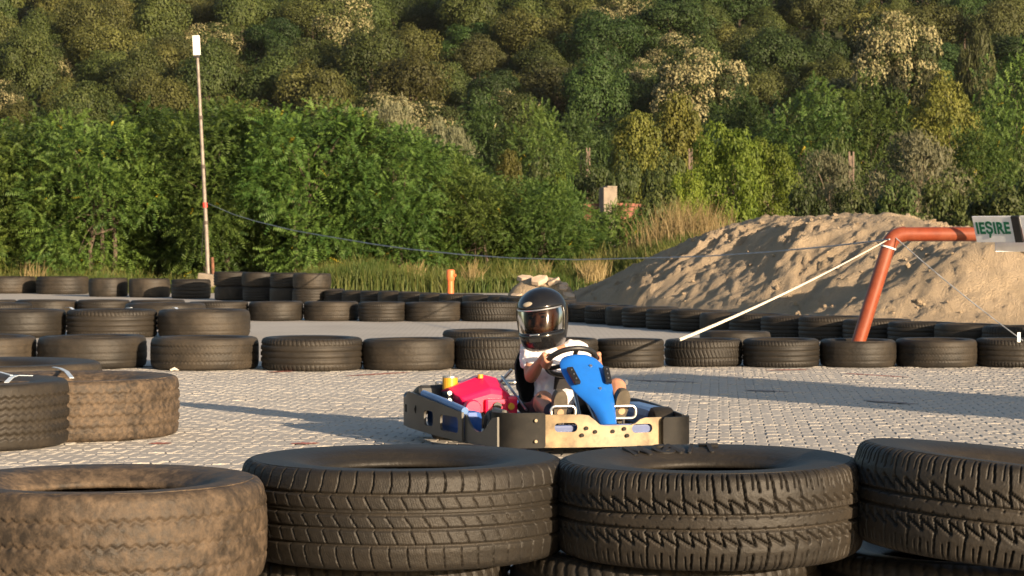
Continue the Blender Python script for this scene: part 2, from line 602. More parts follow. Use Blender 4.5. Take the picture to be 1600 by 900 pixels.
heap = tag(link('sand_heap', grid_mesh('sand_heap', np.stack([X, Y, Z], -1)), M['sand'], smooth=True),
    'long heap of tan sand with gullies behind the outer tyre barrier', 'sand heap')
SANDZ = (gx, gy, Z)


def sand_z(x, y):
    i = int(round((x - gx[0]) / 0.035)); j = int(round((y - gy[0]) / 0.05))
    return float(Z[min(max(i, 0), len(gx) - 1), min(max(j, 0), len(gy) - 1)])


# clods and stones lying on the slope, one mass
rc = np.random.default_rng(12)
ICO = np.array([(0, 0, 1), (.894, 0, .447), (.276, .851, .447), (-.724, .526, .447), (-.724, -.526, .447), (.276, -.851, .447), (.724, .526, -.447), (-.276, .851, -.447), (-.894, 0, -.447), (-.276, -.851, -.447), (.724, -.526, -.447), (0, 0, -1)])
ICF = [(0, 1, 2), (0, 2, 3), (0, 3, 4), (0, 4, 5), (0, 5, 1), (1, 6, 2), (2, 7, 3), (3, 8, 4), (4, 9, 5), (5, 10, 1), (6, 7, 2), (7, 8, 3), (8, 9, 4), (9, 10, 5), (10, 6, 1), (11, 7, 6), (11, 8, 7), (11, 9, 8), (11, 10, 9), (11, 6, 10)]
VV, FF = [], []
cnt = 0
while cnt < 800:
    i, j = int(rc.integers(5, len(gx) - 5)), int(rc.integers(5, len(gy) - 5))
    if Z[i, j] < .06 and rc.random() > .05: continue
    if Z[i, j] < -.01: continue
    if fbm(np.array([gx[i] * 1.2]), np.array([gy[j] * 1.2]), 2, 90)[0] < -.1 and rc.random() > .2: continue
    s_ = .010 + .032 * rc.random() ** 3
    VV.append(ICO * rc.uniform(.65, 1.3, (12, 1)) * s_ * rc.uniform(.7, 1.3, 3) + np.array([gx[i], gy[j], Z[i, j] + s_ * .3]))
    FF += [tuple(q + 12 * cnt for q in f) for f in ICF]
    cnt += 1
o = link('sand_clods', mesh('sand_clods', np.concatenate(VV), FF), M['sand'], heap)
o['kind'] = 'stuff'
# ------------------------------------------------------------------ tyres
def tread_depth(kind, s, w, C, hw):
    """groove depth 0..1 at arc length s (m) and height w (m, 0 = middle); C circumference"""
    D = np.zeros(np.broadcast(s, w).shape)

    def line(dist, half, soft=0.0012):
        nonlocal D
        D = np.maximum(D, 1 - sstep(half, half + soft, np.abs(dist)))

    def per(v, p):
        return (v / p + 0.5) % 1.0 * p - p * 0.5
    if kind == 'highway':
        p = C / round(C / 0.040)
        for w0 in (0.062, 0.026, 0.018, -0.018, -0.056): line(w - w0, 0.0026)
        top = w > 0.064
        dl = per(s - 0.006 * np.sin((w - 0.064) * 45), p)
        D = np.maximum(D, np.where(top, 1 - sstep(.0011, .0022, np.abs(dl)), 0))
        for (lo, hi, k, ph) in ((0.029, 0.059, -0.55, 0.0), (-0.015, 0.015, -0.75, .012), (-0.053, -0.021, -0.5, .02), (-0.11, -0.059, -0.25, .006)):
            m_ = (w > lo) & (w < hi)
            dl = per(s - k * (w - lo) - 2.5 * (w - lo) ** 2 - ph, p)
            D = np.maximum(D, np.where(m_, 0.75 * (1 - sstep(.0009, .0022, np.abs(dl))), 0))
        fine = per(s + .3 * w, 0.0055)
        D = np.maximum(D, 0.10 * (1 - sstep(.0005, .0014, np.abs(fine))))
    elif kind == 'allterrain':
        p = C / round(C / 0.0345)
        for sg, ph in ((1, 0.0), (-1, p * 0.45)):
            ww = w * sg
            line(ww - 0.0155, 0.0022)
            f = ((s * sg + ph) / p) % 1.0
            zig = 0.048 - 0.021 * f * sg if sg > 0 else 0.048 - 0.021 * (1 - f)
            zig = 0.050 - 0.021 * (((s + ph) / p) % 1.0) if sg > 0 else 0.029 + 0.021 * (((s + ph) / p) % 1.0)
            line((ww - zig) * 0.85, 0.0019)
            dv = per(s + ph, p)
            sl = np.where(ww < 0.05, 0.28 * (0.04 - ww), 0)
            m_ = (ww > 0.0155) & (ww < 0.050)
            D = np.maximum(D, np.where(m_, 1 - sstep(.0017, .003, np.abs(per(s + ph - sl * sg, p))), 0))
            big = per(s + ph + 0.10 * (ww - .05), 2 * p)
            m2 = ww > 0.047
            D = np.maximum(D, np.where(m2, 1 - sstep(.0016, .003, np.abs(big)), 0))
            med = per(s + ph + p + 0.10 * (ww - .05), 2 * p)
            D = np.maximum(D, np.where((ww > .066), 1 - sstep(.0018, .003, np.abs(med)), 0))
            sm = per(s + ph + p / 2, p)
            D = np.maximum(D, np.where((ww > .074), 0.8 * (1 - sstep(.0010, .002, np.abs(sm))), 0))
            D = np.maximum(D, np.where((ww > .0185) & (ww < .036), 0.35 * (1 - sstep(.0005, .0014, np.abs(per(s + ph + p / 2 - sl * sg, p)))), 0))
            D = np.maximum(D, np.where((ww > .010) & (ww < .0165), 1 - sstep(.0025, .004, np.abs(per(s + ph + .01, p))), 0))
    elif kind == 'zigzag':
        p = C / round(C / 0.026)
        f = np.abs(((s / p) % 1.0) * 2 - 1)
        for w0 in (hw * 0.42, 0.0, -hw * 0.42): line((w - w0 - 0.008 * (f - .5)) * 0.8, 0.0022, .002)
    elif kind == 'truck':
        p = C / round(C / 0.042)
        f = np.abs(((s / p) % 1.0) * 2 - 1)
        for w0, hl in ((hw * 0.50, 0.007), (hw * 0.17, 0.010), (-hw * 0.2, .010), (-hw * 0.52, 0.008)):
            line((w - w0 - 0.012 * (f - .5)) * 0.85, hl, .003)
    elif kind == 'ribs':
        for w0 in (hw * .5, hw * .17, -hw * .17, -hw * .5): line(w - w0, 0.004, .003)
        p = C / round(C / 0.030)
        D = np.maximum(D, np.where(np.abs(w) > hw * .52, 0.8 * (1 - sstep(.0016, .004, np.abs(per(s + .2 * w, p)))), 0))
    elif kind == 'blocks':
        for w0 in (hw * .33, -hw * .33): line(w - w0, 0.004, .003)
        p = C / round(C / 0.034)
        D = np.maximum(D, 0.9 * (1 - sstep(.002, .005, np.abs(per(s + np.where(np.abs(w) < hw * .33, .4, .15) * w, p)))))
    elif kind == 'worn':
        for w0 in (hw * .35, -hw * .05, -hw * .45): line(w - w0, 0.003, .003); D *= 0.6
    return D


def tyre_meshes(name, D0, W, hole, kind, nt_, nw, depth=0.008, wear=0.0, seed=0):
    R, hw, rh = D0 / 2, W / 2, hole / 2
    C = 2 * math.pi * R
    sh = min(0.023, hw * 0.24)
    # outer path from lower shoulder to upper shoulder
    pts = []
    for a in np.linspace(0, math.pi / 2, 6): pts.append((R - sh * 1.05 + sh * math.sin(a) - 0.003, -hw * 0.985 + sh * (1 - math.cos(a))))
    ins = [(R, w) for w in np.linspace(-hw + sh, hw - sh, 9)[1:-1]]
    up = [(r, -w) for r, w in reversed(pts)]
    path = np.array(pts + ins + up)
    path[:, 0] -= 0.004 * (path[:, 1] / hw) ** 2
    seg = np.r_[0, np.cumsum(np.hypot(*np.diff(path, axis=0).T))]
    tt = np.linspace(0, seg[-1], nw)
    pr, pz = np.interp(tt, seg, path[:, 0]), np.interp(tt, seg, path[:, 1])
    # normals in profile
    dr, dz = np.gradient(pr), np.gradient(pz)
    ln = np.hypot(dr, dz); nr, nz = dz / ln, -dr / ln
    wm = tt - seg[-1] / 2
    th = np.linspace(0, 2 * math.pi, nt_, endpoint=False)
    S, Wm = np.meshgrid(th * R, wm, indexing='ij')
    dep = tread_depth(kind, S, Wm, C, seg[-1] / 2)
    edge = np.minimum(sstep(0, 0.012, tt), sstep(0, 0.012, tt[-1] - tt))[None, :]
    dep = dep * np.where(np.minimum(tt, tt[-1] - tt) < 0.004, 0, 1)[None, :]
    wob = 0.0022 * fbm(np.cos(th)[:, None] * 2.3 + 7 + seed + 0 * S, np.sin(th)[:, None] * 2.3 + Wm * 8, 3, seed)
    if wear > 0:
        scar = fbm(S * 18, Wm * 22 + seed, 4, seed + 3, 0.6)
        wob = wob - wear * 0.004 * np.clip(scar, 0, 1) + wear * .0015 * fbm(S * 70, Wm * 70, 3, seed + 9)
    off = -dep * depth * edge + wob
    rr = pr[None, :] + nr[None, :] * off
    zz = pz[None, :] + nz[None, :] * off
    P = np.stack([rr * np.cos(th)[:, None], rr * np.sin(th)[:, None], zz + hw], -1)
    tm = grid_mesh(name + '_tread', P, closed_u=True)
    attr_point(tm, 'groove', dep.ravel())
    # carcass: upper sidewall, bead, inside, lower bead, lower sidewall
    md = (R + rh) / 2
    prof = [(pr[-1] - .0012, pz[-1] - .004), (R - sh * 1.3, hw * 0.99), (R - sh * 1.36, hw * 0.996), (R - sh * 1.5, hw * 0.990), (md + .035, hw * 1.0), (md, hw * 0.99), (md - .03, hw * .955), (rh + .030, hw * .87), (rh + .026, hw * .84), (rh + .012, hw * .78), (rh + .003, hw * .73), (rh, hw * .66), (rh + .004, hw * .60), (rh + .02, hw * .63), (md, hw * .86), (R - .05, hw * .82), (R - .026, hw * .6), (R - .022, hw * .2)]
    prof = prof + [(r, -z) for r, z in reversed(prof)]
    prof = np.array(prof)
    n2 = max(48, min(nt_, 120))
    t2 = np.linspace(0, 2 * math.pi, n2, endpoint=False)
    P2 = np.stack([np.cos(t2)[:, None] * prof[None, :, 0], np.sin(t2)[:, None] * prof[None, :, 0], np.broadcast_to(prof[None, :, 1] + hw, (n2, len(prof)))], -1)
    cm = grid_mesh(name + '_carcass', P2, closed_u=True)
    return tm, cm


class TyreKind:
    def __init__(s, name, D0, W, hole, kind, nt_, nw, mat, **kw):
        s.D0, s.W = D0, W
        s.tm, s.cm = tyre_meshes(name, D0, W, hole, kind, nt_, nw, **kw)
        s.tm.materials.append(M[mat]); s.cm.materials.append(M[mat])
        for me in (s.tm, s.cm): me.polygons.foreach_set('use_smooth', np.ones(len(me.polygons), bool))

    def put(s, loc, label, group=None, D=None, H=None, rz=0.0, tilt=None, name='car_tyre'):
        D = D or s.D0; H = H or s.W
        o = link(name, s.cm)
        o.location = loc
        o.rotation_euler = (0, 0, rz)
        if tilt is not None: o.rotation_euler = (Matrix.Rotation(tilt[1], 3, 'Y') @ Matrix.Rotation(tilt[0], 3, 'X') @ Matrix.Rotation(rz, 3, 'Z')).to_euler()
        j = 0.0 if tilt is not None or D > .9 else 1.0
        if j and name == 'car_tyre' and loc[1] > 8: o.rotation_euler = (rt.uniform(-.014, .014), rt.uniform(-.014, .014), rz)
        o.scale = (D / s.D0 * (1 + .02 * j * rt.uniform(-1, 1)), D / s.D0 * (1 + .02 * j * rt.uniform(-1, 1)), H / s.W)
        t = link('tread', s.tm, parent=o)
        tag(o, label, 'tyre', group)
        return o


rt = random.Random(11)
K = dict(
    B=TyreKind('tyre_b', 0.75, 0.235, 0.40, 'highway', 1300, 76, 'rubber', seed=1, depth=.009),
    C=TyreKind('tyre_c', 0.72, 0.215, 0.355, 'allterrain', 1250, 76, 'rubber', seed=2, depth=.011),
    A=TyreKind('tyre_a', 0.72, 0.215, 0.41, 'zigzag', 900, 70, 'rubber_mud', seed=3, depth=.004, wear=0.8),
    T=TyreKind('tyre_t', 1.02, 0.29, 0.58, 'truck', 620, 60, 'rubber_mid', seed=4, depth=.012, wear=.3),
    U=TyreKind('tyre_u', 1.02, 0.29, 0.58, 'truck', 620, 60, 'rubber_mud', seed=5, depth=.006, wear=1.0),
    r=TyreKind('tyre_r', 0.66, 0.21, 0.39, 'ribs', 420, 36, 'rubber', seed=6),
    k=TyreKind('tyre_k', 0.66, 0.21, 0.39, 'blocks', 480, 36, 'rubber', seed=7),
    z=TyreKind('tyre_z', 0.66, 0.21, 0.39, 'zigzag', 480, 36, 'rubber_mid', seed=8, depth=.006),
    w=TyreKind('tyre_w', 0.66, 0.21, 0.39, 'worn', 200, 30, 'rubber_mid', seed=9, wear=.5),
)
# --- near stack
G = 'near two-high tyre stack'


def near_tyre(k, px, d, z, label, D=None, H=None, rz=0.0, tilt=None):
    p = at(px, 0, d)
    return K[k].put((p.x, d, z), label, G, D, H, rz, tilt)


HL = 0.213
near_tyre('A', 158, 5.15, .200, 'mud-caked worn car tyre with faint zigzag grooves at the lower left corner', H=.22, rz=.6)
near_tyre('B', 631, 5.54, HL - .004, 'dark car tyre with curved tread slits and deep ring grooves, largest in front', H=.222, rz=.2)
C_ = near_tyre('C', 1107, 5.50, HL + .004, 'all-terrain tyre with sawtooth tread blocks and raised letters, in front of the kart', rz=0.1, tilt=(.012, -.006))
near_tyre('C', 1575, 5.42, HL + .006, 'all-terrain tyre tilted down to the side at the right edge', D=.74, H=.225, rz=2.0, tilt=(-.01, .10))
near_tyre('r', 80, 5.22, 0, 'lower car tyre carrying the mud-caked tyre', D=.70, H=.198, rz=.3)
near_tyre('k', 562, 5.66, 0, 'lower car tyre carrying the largest ring-grooved tyre', D=.73, H=HL - .005, rz=1.3)
near_tyre('r', 1040, 5.62, 0, 'lower car tyre under the lettered all-terrain tyre', D=.74, H=HL, rz=2.3)
near_tyre('r', 1525, 5.66, 0, 'lower car tyre under the tilted all-terrain tyre', D=.78, H=.208, rz=.9)
# raised letters on the lettered tyre (far side of its upper sidewall)
for txt, ang, rad in (('MO', 120, .238), ('A/T', 96, .238)):
    cu = bpy.data.curves.new('lettering', 'FONT')
    cu.body = txt; cu.size = .078; cu.extrude = .003; cu.align_x = 'CENTER'; cu.align_y = 'CENTER'; cu.offset = .0015; cu.space_character = 1.35
    t_ = bpy.data.objects.new('lettering', cu); COL.objects.link(t_)
    bpy.context.view_layer.update()
    me = bpy.data.meshes.new_from_object(t_)
    bpy.data.objects.remove(t_)
    me.materials.clear()
    if 'letter' not in M: M['letter'] = simple('letter_rubber', (0.012, 0.011, 0.011), 0.6)
    o = link('raised_lettering', me, M['letter'], C_)
    a = math.radians(ang) - .1
    o.location = (rad * math.cos(a), rad * math.sin(a), .2115)
    o.rotation_euler = (Matrix.Rotation(a - math.pi / 2, 3, 'Z') @ Matrix.Rotation(math.radians(15), 3, 'X')).to_euler()
# --- truck tyres to the left
G = 'truck tyres tied together beside the kart'


def by_edges(k, xl, xr, base, H, label, group, D=None, rz=None, name='car_tyre', z=0.0):
    d = gdist(base, z)
    if D is None:
        D = 0.6
        for _ in range(6): D = (xr - xl) * (d + D / 2) / FPX
    dc = d + D / 2
    xc = ((xl + xr) / 2 - 800) / FPX * dc
    return K[k].put((xc, dc, z), label, group, D, H, rt.uniform(0, 6.28) if rz is None else rz, name=name)


by_edges('T', -246, 106, 710, .30, 'black truck tyre with zigzag ribs at the left edge, nearest of its cluster', G, rz=1.0, name='truck_tyre')
by_edges('U', -62, 279, 693, .285, 'mud-crusted truck tyre with its side caught by the sun beside the kart', G, rz=2.0, name='truck_tyre')
by_edges('T', -190, 158, 660, .285, 'dark truck tyre behind the sunlit mud-crusted truck tyre', G, rz=4.0, name='truck_tyre')
# --- inner barrier straight behind the kart
ORD = ['first', 'second', 'third', 'fourth', 'fifth', 'sixth', 'seventh', 'eighth', 'ninth', 'tenth', 'eleventh', 'twelfth', 'thirteenth', 'fourteenth', 'fifteenth', 'sixteenth', 'seventeenth', 'eighteenth', 'nineteenth', 'twentieth']
G = 'single tyre row straight behind the kart'
rowk = [('w', -112, 57, 578, .235), ('w', 60, 229, 578, .235), ('z', 235, 405, 580, .235), ('r', 407, 568, 581, .235), ('w', 567, 711, 580, .225), ('k', 709, 833, 579, .225), ('r', 829, 935, 577, .22), ('r', 930, 1039, 576, .21), ('k', 1038, 1161, 574, .20), ('r', 1160, 1281, 575, .205), ('w', 1280, 1401, 575, .20), ('z', 1400, 1525, 575, .205), ('r', 1524, 1648, 575, .205)]
rowo = []
looks = {'w': 'smooth worn', 'z': 'dusty zigzag-grooved', 'r': 'dark rib-treaded', 'k': 'black block-treaded'}
for i, (k, xl, xr, by, H) in enumerate(rowk):
    rowo.append(by_edges(k, xl, xr, by, H, '%s tyre, %s from the left in the row just behind the kart' % (looks[k], ORD[i]), G))
G2 = 'tyres doubling the row behind the kart'
by_edges('r', 690, 815, 560, .215, 'dark tyre tucked behind the row, left of the driver', G2)
by_edges('w', 1092, 1205, 553, .18, 'pale-topped tyre tucked behind the row under the white rope', G2)
# --- double truck-tyre block on the left, further back
G = 'truck tyre block behind the row on the left'
for i, (k, xl, xr) in enumerate((('w', -42, 103), ('r', 104, 246), ('w', 247, 391))):
    by_edges(k, xl, xr, 529, .27, '%s wide tyre, %s from the left in the block behind the near row' % (looks[k], ORD[i]), G, name='truck_tyre')
for i, (k, xl, xr) in enumerate((('r', -75, 50), ('w', 195, 322))):
    by_edges(k, xl, xr, 513, .265, '%s wide tyre in the hidden back half of the block, %s from the left' % (looks[k], ORD[i]), G, name='truck_tyre')
G = 'low tyres behind the truck tyre block'
for i, (k, xl, xr) in enumerate((('w', -60, 26), ('w', 25, 122), ('r', 121, 203), ('w', 203, 290))):
    by_edges(k, xl, xr, 500, .235, '%s tyre, %s from the left just above the truck tyre block' % (looks[k], ORD[i]), G)
# --- middle row
G = 'middle tyre row across the track'
for i, (k, xl, xr) in enumerate((('r', 294, 389), ('w', 388, 475), ('z', 474, 561), ('r', 560, 634), ('z', 632, 721), ('k', 719, 814), ('r', 812, 890))):
    by_edges(k, xl, xr, 502 + (i > 2), .228, '%s tyre, %s from the left in the middle row left of the helmet' % (looks[k], ORD[i]), G)
# --- outer barrier, left part by edges
G = 'outer tyre barrier at the verge'
for i, (k, xl, xr, by, H) in enumerate((('w', -40, 56, 459, .31), ('z', 57, 139, 460, .32), ('w', 139, 200, 464, .32), ('w', 201, 266, 465, .32), ('r', 268, 329, 467, .32))):
    by_edges(k, xl, xr, by, H, '%s tyre, %s from the left in the outer barrier under the green bushes' % (looks[k], ORD[i]), G)
# two-high stacks
G = 'two-high stacks by the lamp post'
for i, (xl, d) in enumerate(((331, 38.4), (375, 37.7), (418, 37.0), (455, 36.3))):
    D = .60
    xc = (xl - 800) / FPX * d + D / 2
    for lv in (0, 1):
        K['r' if (i + lv) % 2 else 'w'].put((xc + rt.uniform(-.015, .015), d + .3, lv * .232), '%s dark tyre of the %s two-high stack beside the lamp post' % (('lower', 'upper')[lv], ORD[i]), G, D, .23, rt.uniform(0, 6))
# long chain to the right
chain = [at(505, 0, 36.6), at(800, 0, 31.8), at(905, 0, 28.2), at(1000, 0, 26.3), at(1110, 0, 24.6), at(1300, 0, 22.6), at(1450, 0, 21.4), at(1700, 0, 19.6)]
seg = [0]
for a, b2 in zip(chain[:-1], chain[1:]): seg.append(seg[-1] + math.hypot(b2.x - a.x, b2.y - a.y))
G = 'outer tyre barrier curving towards the exit gate'
s_, i = 0.0, 0
while s_ < seg[-1]:
    j = max(q for q in range(len(seg)) if seg[q] <= s_)
    j = min(j, len(chain) - 2)
    p = chain[j].lerp(chain[j + 1], (s_ - seg[j]) / (seg[j + 1] - seg[j]))
    D = rt.uniform(.58, .66) if p.y > 24 else rt.uniform(.62, .68)
    k = rt.choice('rwkzr')
    K[k].put((p.x, p.y + .3, 0), '%s tyre, %s along the barrier from the stacks towards the exit gate' % (looks[k], ORD[i] if i < 20 else 'twenty-' + ORD[i - 20]), G, D, rt.uniform(.205, .225), rt.uniform(0, 6))
    s_ += D * 1.0
    i += 1
# --- plastic straps over the tied tyres
M['strap'] = simple('strap_plastic', (0.55, 0.62, 0.70), 0.35, var=.1)


def strap(pts, label, w=.022):
    pts = [Vector(p) for p in pts]
    mb = MB()
    dirv = (pts[-1] - pts[0]); dirv.z = 0
    s = Vector((-dirv.y, dirv.x, 0)).normalized() * w / 2
    V, F = [], []
    for p in pts: V += [p + s, p - s, p + s + Vector((0, 0, .003)), p - s + Vector((0, 0, .003))]
    for i in range(len(pts) - 1):
        a, b2 = i * 4, i * 4 + 4
        F += [(a, b2, b2 + 1, a + 1), (a + 2, a + 3, b2 + 3, b2 + 2), (a, a + 2, b2 + 2, b2), (a + 1, b2 + 1, b2 + 3, a + 3)]
    F += [(0, 1, 3, 2), (len(V) - 4, len(V) - 2, len(V) - 1, len(V) - 3)]
    mb.add(V, F)
    tag(mb.build('tying_strap', M['strap']), label, 'strap', 'plastic straps tying the truck tyres')


d1 = 10.55
strap([at(10, 598, 10.75), at(18, 590, 10.85), at(26, 587, 10.95), at(48, 587.5, 11.05)], 'blue-white plastic strap bent over the nearest zigzag truck tyre')
strap([at(-25, 578, 11.25), at(0, 582, 11.15), at(18, 587, 11.05)], 'pale plastic strap at the left edge between the truck tyres', .016)
strap([at(84, 574, 12.2), at(94, 576, 12.0), at(104, 581, 11.75), at(112, 591, 11.35)], 'blue-white plastic strap bent over the mud-crusted truck tyre')
for (x0, y0, x1, y1, lb) in ((104, 481, 116, 485, 'thin pale strap between the first two tyres of the block'), (196, 484, 205, 481, 'thin pale strap over the middle tyre of the block'), (270, 481, 279, 485, 'thin pale strap over the last tyre of the block')):
    strap([at(x0, y0, 24.6), at((x0 + x1) / 2, min(y0, y1) - .5, 24.45), at(x1, y1, 24.3)], lb, .03)
# ------------------------------------------------------------------ vegetation
def unit(v): return v / np.maximum(np.linalg.norm(v, axis=-1, keepdims=True), 1e-9)


def leaf_quads(P, U, Nn, su, sv):
    """quads centred P, long axis U, normal ~Nn, half sizes"""
    Vv = unit(np.cross(Nn, U))
    a, b_ = U * su[:, None], Vv * sv[:, None]
    return np.stack([P - a - b_ * .6, P + a * .15 - b_, P + a, P - a * .1 + b_], 1).reshape(-1, 3)


def clumps(rng, R, H, z0, n, shape, low=False, big=False):
    """clump centres and radii over a lumpy crown; R radius, H crown height, z0 crown bottom"""
    d = unit(rng.normal(size=(n, 3)))
    d[:, 2] = np.where(d[:, 2] < (-0.97 if low else -0.45), -d[:, 2] * .8, d[:, 2])
    rad = rng.uniform(.55, .84, n)
    inner = rng.random(n) < .18
    if low: d[:, 2] *= 1.12
    rad = np.where(inner, rng.uniform(.15, .5, n), rad)
    c = d * rad[:, None]
    if shape == 'cone': c[:, :2] *= np.clip(1.0 - .55 * (c[:, 2:3] + .3), .25, 1.15)
    if shape == 'upright': c[:, :2] *= np.clip(.95 - .25 * c[:, 2:3], .4, 1.1)
    cr = rng.uniform(.26, .44, n) if big else rng.uniform(.20, .36, n)
    return c * np.array([R, R, H / 2]) + np.array([0, 0, z0 + H / 2]), cr * R, d


def crown_mesh(name, seed, R, H, z0, ncl, nper, ls, aspect=.6, shape='round', flower=0.0, upright=0.0, lean=0.35, tintv=.5, low=False, big=False):
    rng = np.random.default_rng(seed)
    c, cr, cd = clumps(rng, R, H, z0, ncl, shape, low, big)
    tot = ncl * nper
    ci = np.repeat(np.arange(ncl), nper)
    d = unit(rng.normal(size=(tot, 3)) + cd[ci] * .55 + np.array([0, 0, .35]))
    rr = rng.uniform(.62, 1.04, tot) ** .45
    lump = 1 + .16 * np.sin(d[:, 0] * 5 + ci) * np.sin(d[:, 1] * 5 + ci * 2) + .10 * np.sin(d[:, 2] * 9 + ci)
    P = c[ci] + d * (cr[ci] * rr * lump)[:, None] * np.array([1, 1, .85])
    P += rng.normal(0, .012 * R, (tot, 3))
    Nn = unit(d + rng.normal(0, .28, (tot, 3)) + np.array([0, 0, .12]))
    U = unit(np.cross(Nn, rng.normal(size=(tot, 3))) + np.array([0, 0, -.3 if upright <= 0 else upright]) * 1.0)
    s = ls * rng.uniform(.55, 1.3, tot)
    me = quads_mesh(name, leaf_quads(P, U, Nn, s, s * aspect))
    tint = np.clip(rng.uniform(.5 - tintv / 2, .5 + tintv / 2, ncl)[ci] + rng.normal(0, .18, tot), 0, 1)
    attr_point(me, 'tint', np.repeat(tint, 4))
    fl = np.zeros(tot)
    if flower > 0:
        fcl = rng.random(ncl) < flower
        fl = (fcl[ci] & (d[:, 2] > -.15) & (rr > .82) & (rng.random(tot) < .8)).astype(float) * rng.uniform(.6, 1, tot)
    attr_point(me, 'flower', np.repeat(fl, 4))
    return me, c


def frond_mesh(name, seed, R, H, z0, ncl, nfr, flen=.34, npair=6, ry=None):
    """drooping feathery leaves of a locust thicket"""
    rng = np.random.default_rng(seed)
    c, cr, cd = clumps(rng, R, H, z0, ncl, 'round', True, True)
    tot = ncl * nfr
    ci = np.repeat(np.arange(ncl), nfr)
    d = unit(rng.normal(size=(tot, 3)) + cd[ci] * .6 + np.array([0, 0, .25]))
    P = c[ci] + d * (cr[ci] * rng.uniform(.68, 1.03, tot))[:, None]
    P[:, 2] = np.maximum(P[:, 2], .12)
    ax = unit(d * np.array([1, 1, .5]) + rng.normal(0, .5, (tot, 3)) + np.array([0, 0, -.10]))
    Nn = unit(np.cross(ax, np.cross(np.array([0, 0, .6]) + d * .9 + rng.normal(0, .30, (tot, 3)), ax)))
    side = unit(np.cross(Nn, ax))
    L = flen * rng.uniform(.6, 1.2, tot)
    out, tn = [], []
    base_t = np.clip(rng.uniform(.2, .8, ncl)[ci] + rng.normal(0, .16, tot), 0, 1)
    yel = rng.random(tot) < .003
    for k in range(npair):
        t = (k + .5) / npair
        ctr = P + ax * (L * t)[:, None] + np.array([0, 0, -1.0]) * (L * .22 * t * t)[:, None]
        hw = L * .20 * (1 - .5 * abs(t - .45))
        lw = L / npair * .36
        sg = side + rng.normal(0, .18, (tot, 3)); sg[:, 2] -= .12
        nn = unit(Nn + rng.normal(0, .25, (tot, 3)))
        out.append(leaf_quads(ctr, unit(sg), nn, hw, lw).reshape(tot, 4, 3))
        tn.append(np.where(yel, 1.0, base_t))
    V = np.stack(out, 1).reshape(-1, 3)
    me = quads_mesh(name, V)
    attr_point(me, 'tint', np.repeat(np.stack(tn, 1).ravel(), 4))
    attr_point(me, 'flower', np.repeat(np.stack([yel.astype(float)] * npair, 1).ravel(), 4))
    return me, c


def wood(name, seed, h, r, targets, nl=7, stems=1):
    rng = random.Random(seed)
    mb = MB()
    for s in range(stems):
        bx, by = (0, 0) if stems == 1 else (rng.uniform(-.5, .5) * h * .25, rng.uniform(-.5, .5) * h * .25)
        top = Vector((rng.uniform(-.08, .08) * h, rng.uniform(-.08, .08) * h, h))
        pts = [Vector((bx, by, -0.3)), Vector((bx * 1.02, by, h * .3)) + Vector((rng.uniform(-.03, .03) * h, rng.uniform(-.03, .03) * h, 0)), Vector((bx, by, 0)) * .8 + top * .65, top + Vector((bx, by, 0))]
        mb.tube(pts, [r * 1.25, r, r * .6, r * .2], 7)
        for i in range(nl):
            t = targets[rng.randrange(len(targets))]
            f = rng.uniform(.3, .85)
            a = pts[1].lerp(pts[2], f)
            b_ = Vector(t)
            mid = a.lerp(b_, .5) + Vector((0, 0, (b_ - a).length * .12))
            mb.tube([a, mid, b_], [r * .45, r * .28, r * .08], 5)
    me = mesh(name, mb.V, mb.F)
    return me


M['bark'] = simple('bark', (0.10, 0.075, 0.055), 0.9, var=.4, scale=8)
M['bark_pale'] = simple('bark_pale', (0.22, 0.17, 0.12), 0.9, var=.3, scale=8)
CREAM = (0.30, 0.268, 0.135)
M['lf_dark'] = leaf_mat('leaf_dark', (0.018, 0.038, 0.009), (0.055, 0.092, 0.020), CREAM, .10)
M['lf_mid'] = leaf_mat('leaf_mid', (0.025, 0.043, 0.010), (0.080, 0.104, 0.024), CREAM, .08)
M['lf_olive'] = leaf_mat('leaf_olive', (0.040, 0.048, 0.012), (0.118, 0.126, 0.030), CREAM, .08)
M['lf_brown'] = leaf_mat('leaf_brown', (0.038, 0.048, 0.014), (0.086, 0.096, 0.028), CREAM, .10)
M['lf_locust'] = leaf_mat('leaf_locust', (0.028, 0.064, 0.012), (0.095, 0.145, 0.026), (0.30, 0.24, 0.02), .14)
M['lf_bright'] = leaf_mat('leaf_bright', (0.068, 0.130, 0.014), (0.185, 0.262, 0.032), CREAM, .3)
M['lf_silver'] = leaf_mat('leaf_silver', (0.095, 0.105, 0.055), (0.215, 0.215, 0.12), CREAM, .2)
M['lf_yellow'] = leaf_mat('leaf_yellowgreen', (0.075, 0.088, 0.014), (0.19, 0.185, 0.036), CREAM)

HILL = {}


def tree_kind(key, seed, mat, R, H, z0, ncl, nper, ls, bark='bark', fronds=False, stems=1, tr=None, nl=6, **kw):
    if fronds: cm, c = frond_mesh(key + '_crown', seed, R, H, z0, ncl, nper, **kw)
    else: cm, c = crown_mesh(key + '_crown', seed, R, H, z0, ncl, nper, ls, **kw)
    cm.materials.append(M[mat])
    wm = wood(key + '_wood', seed, z0 + H * .75, tr or R * .05, c, nl, stems)
    wm.materials.append(M[bark])
    HILL[key] = (cm, wm, R, H + z0)


def put_tree(key, loc, label, cat='tree', group=None, s=(1, 1, 1), rz=0.0, name='tree', crown='crown'):
    cm, wm, R, Ht = HILL[key]
    o = link(name, wm)
    o.name = name
    o.location = loc
    o.scale = s
    o.rotation_euler = (0, 0, rz)
    link(crown, cm, parent=o)
    return tag(o, label, cat, group)


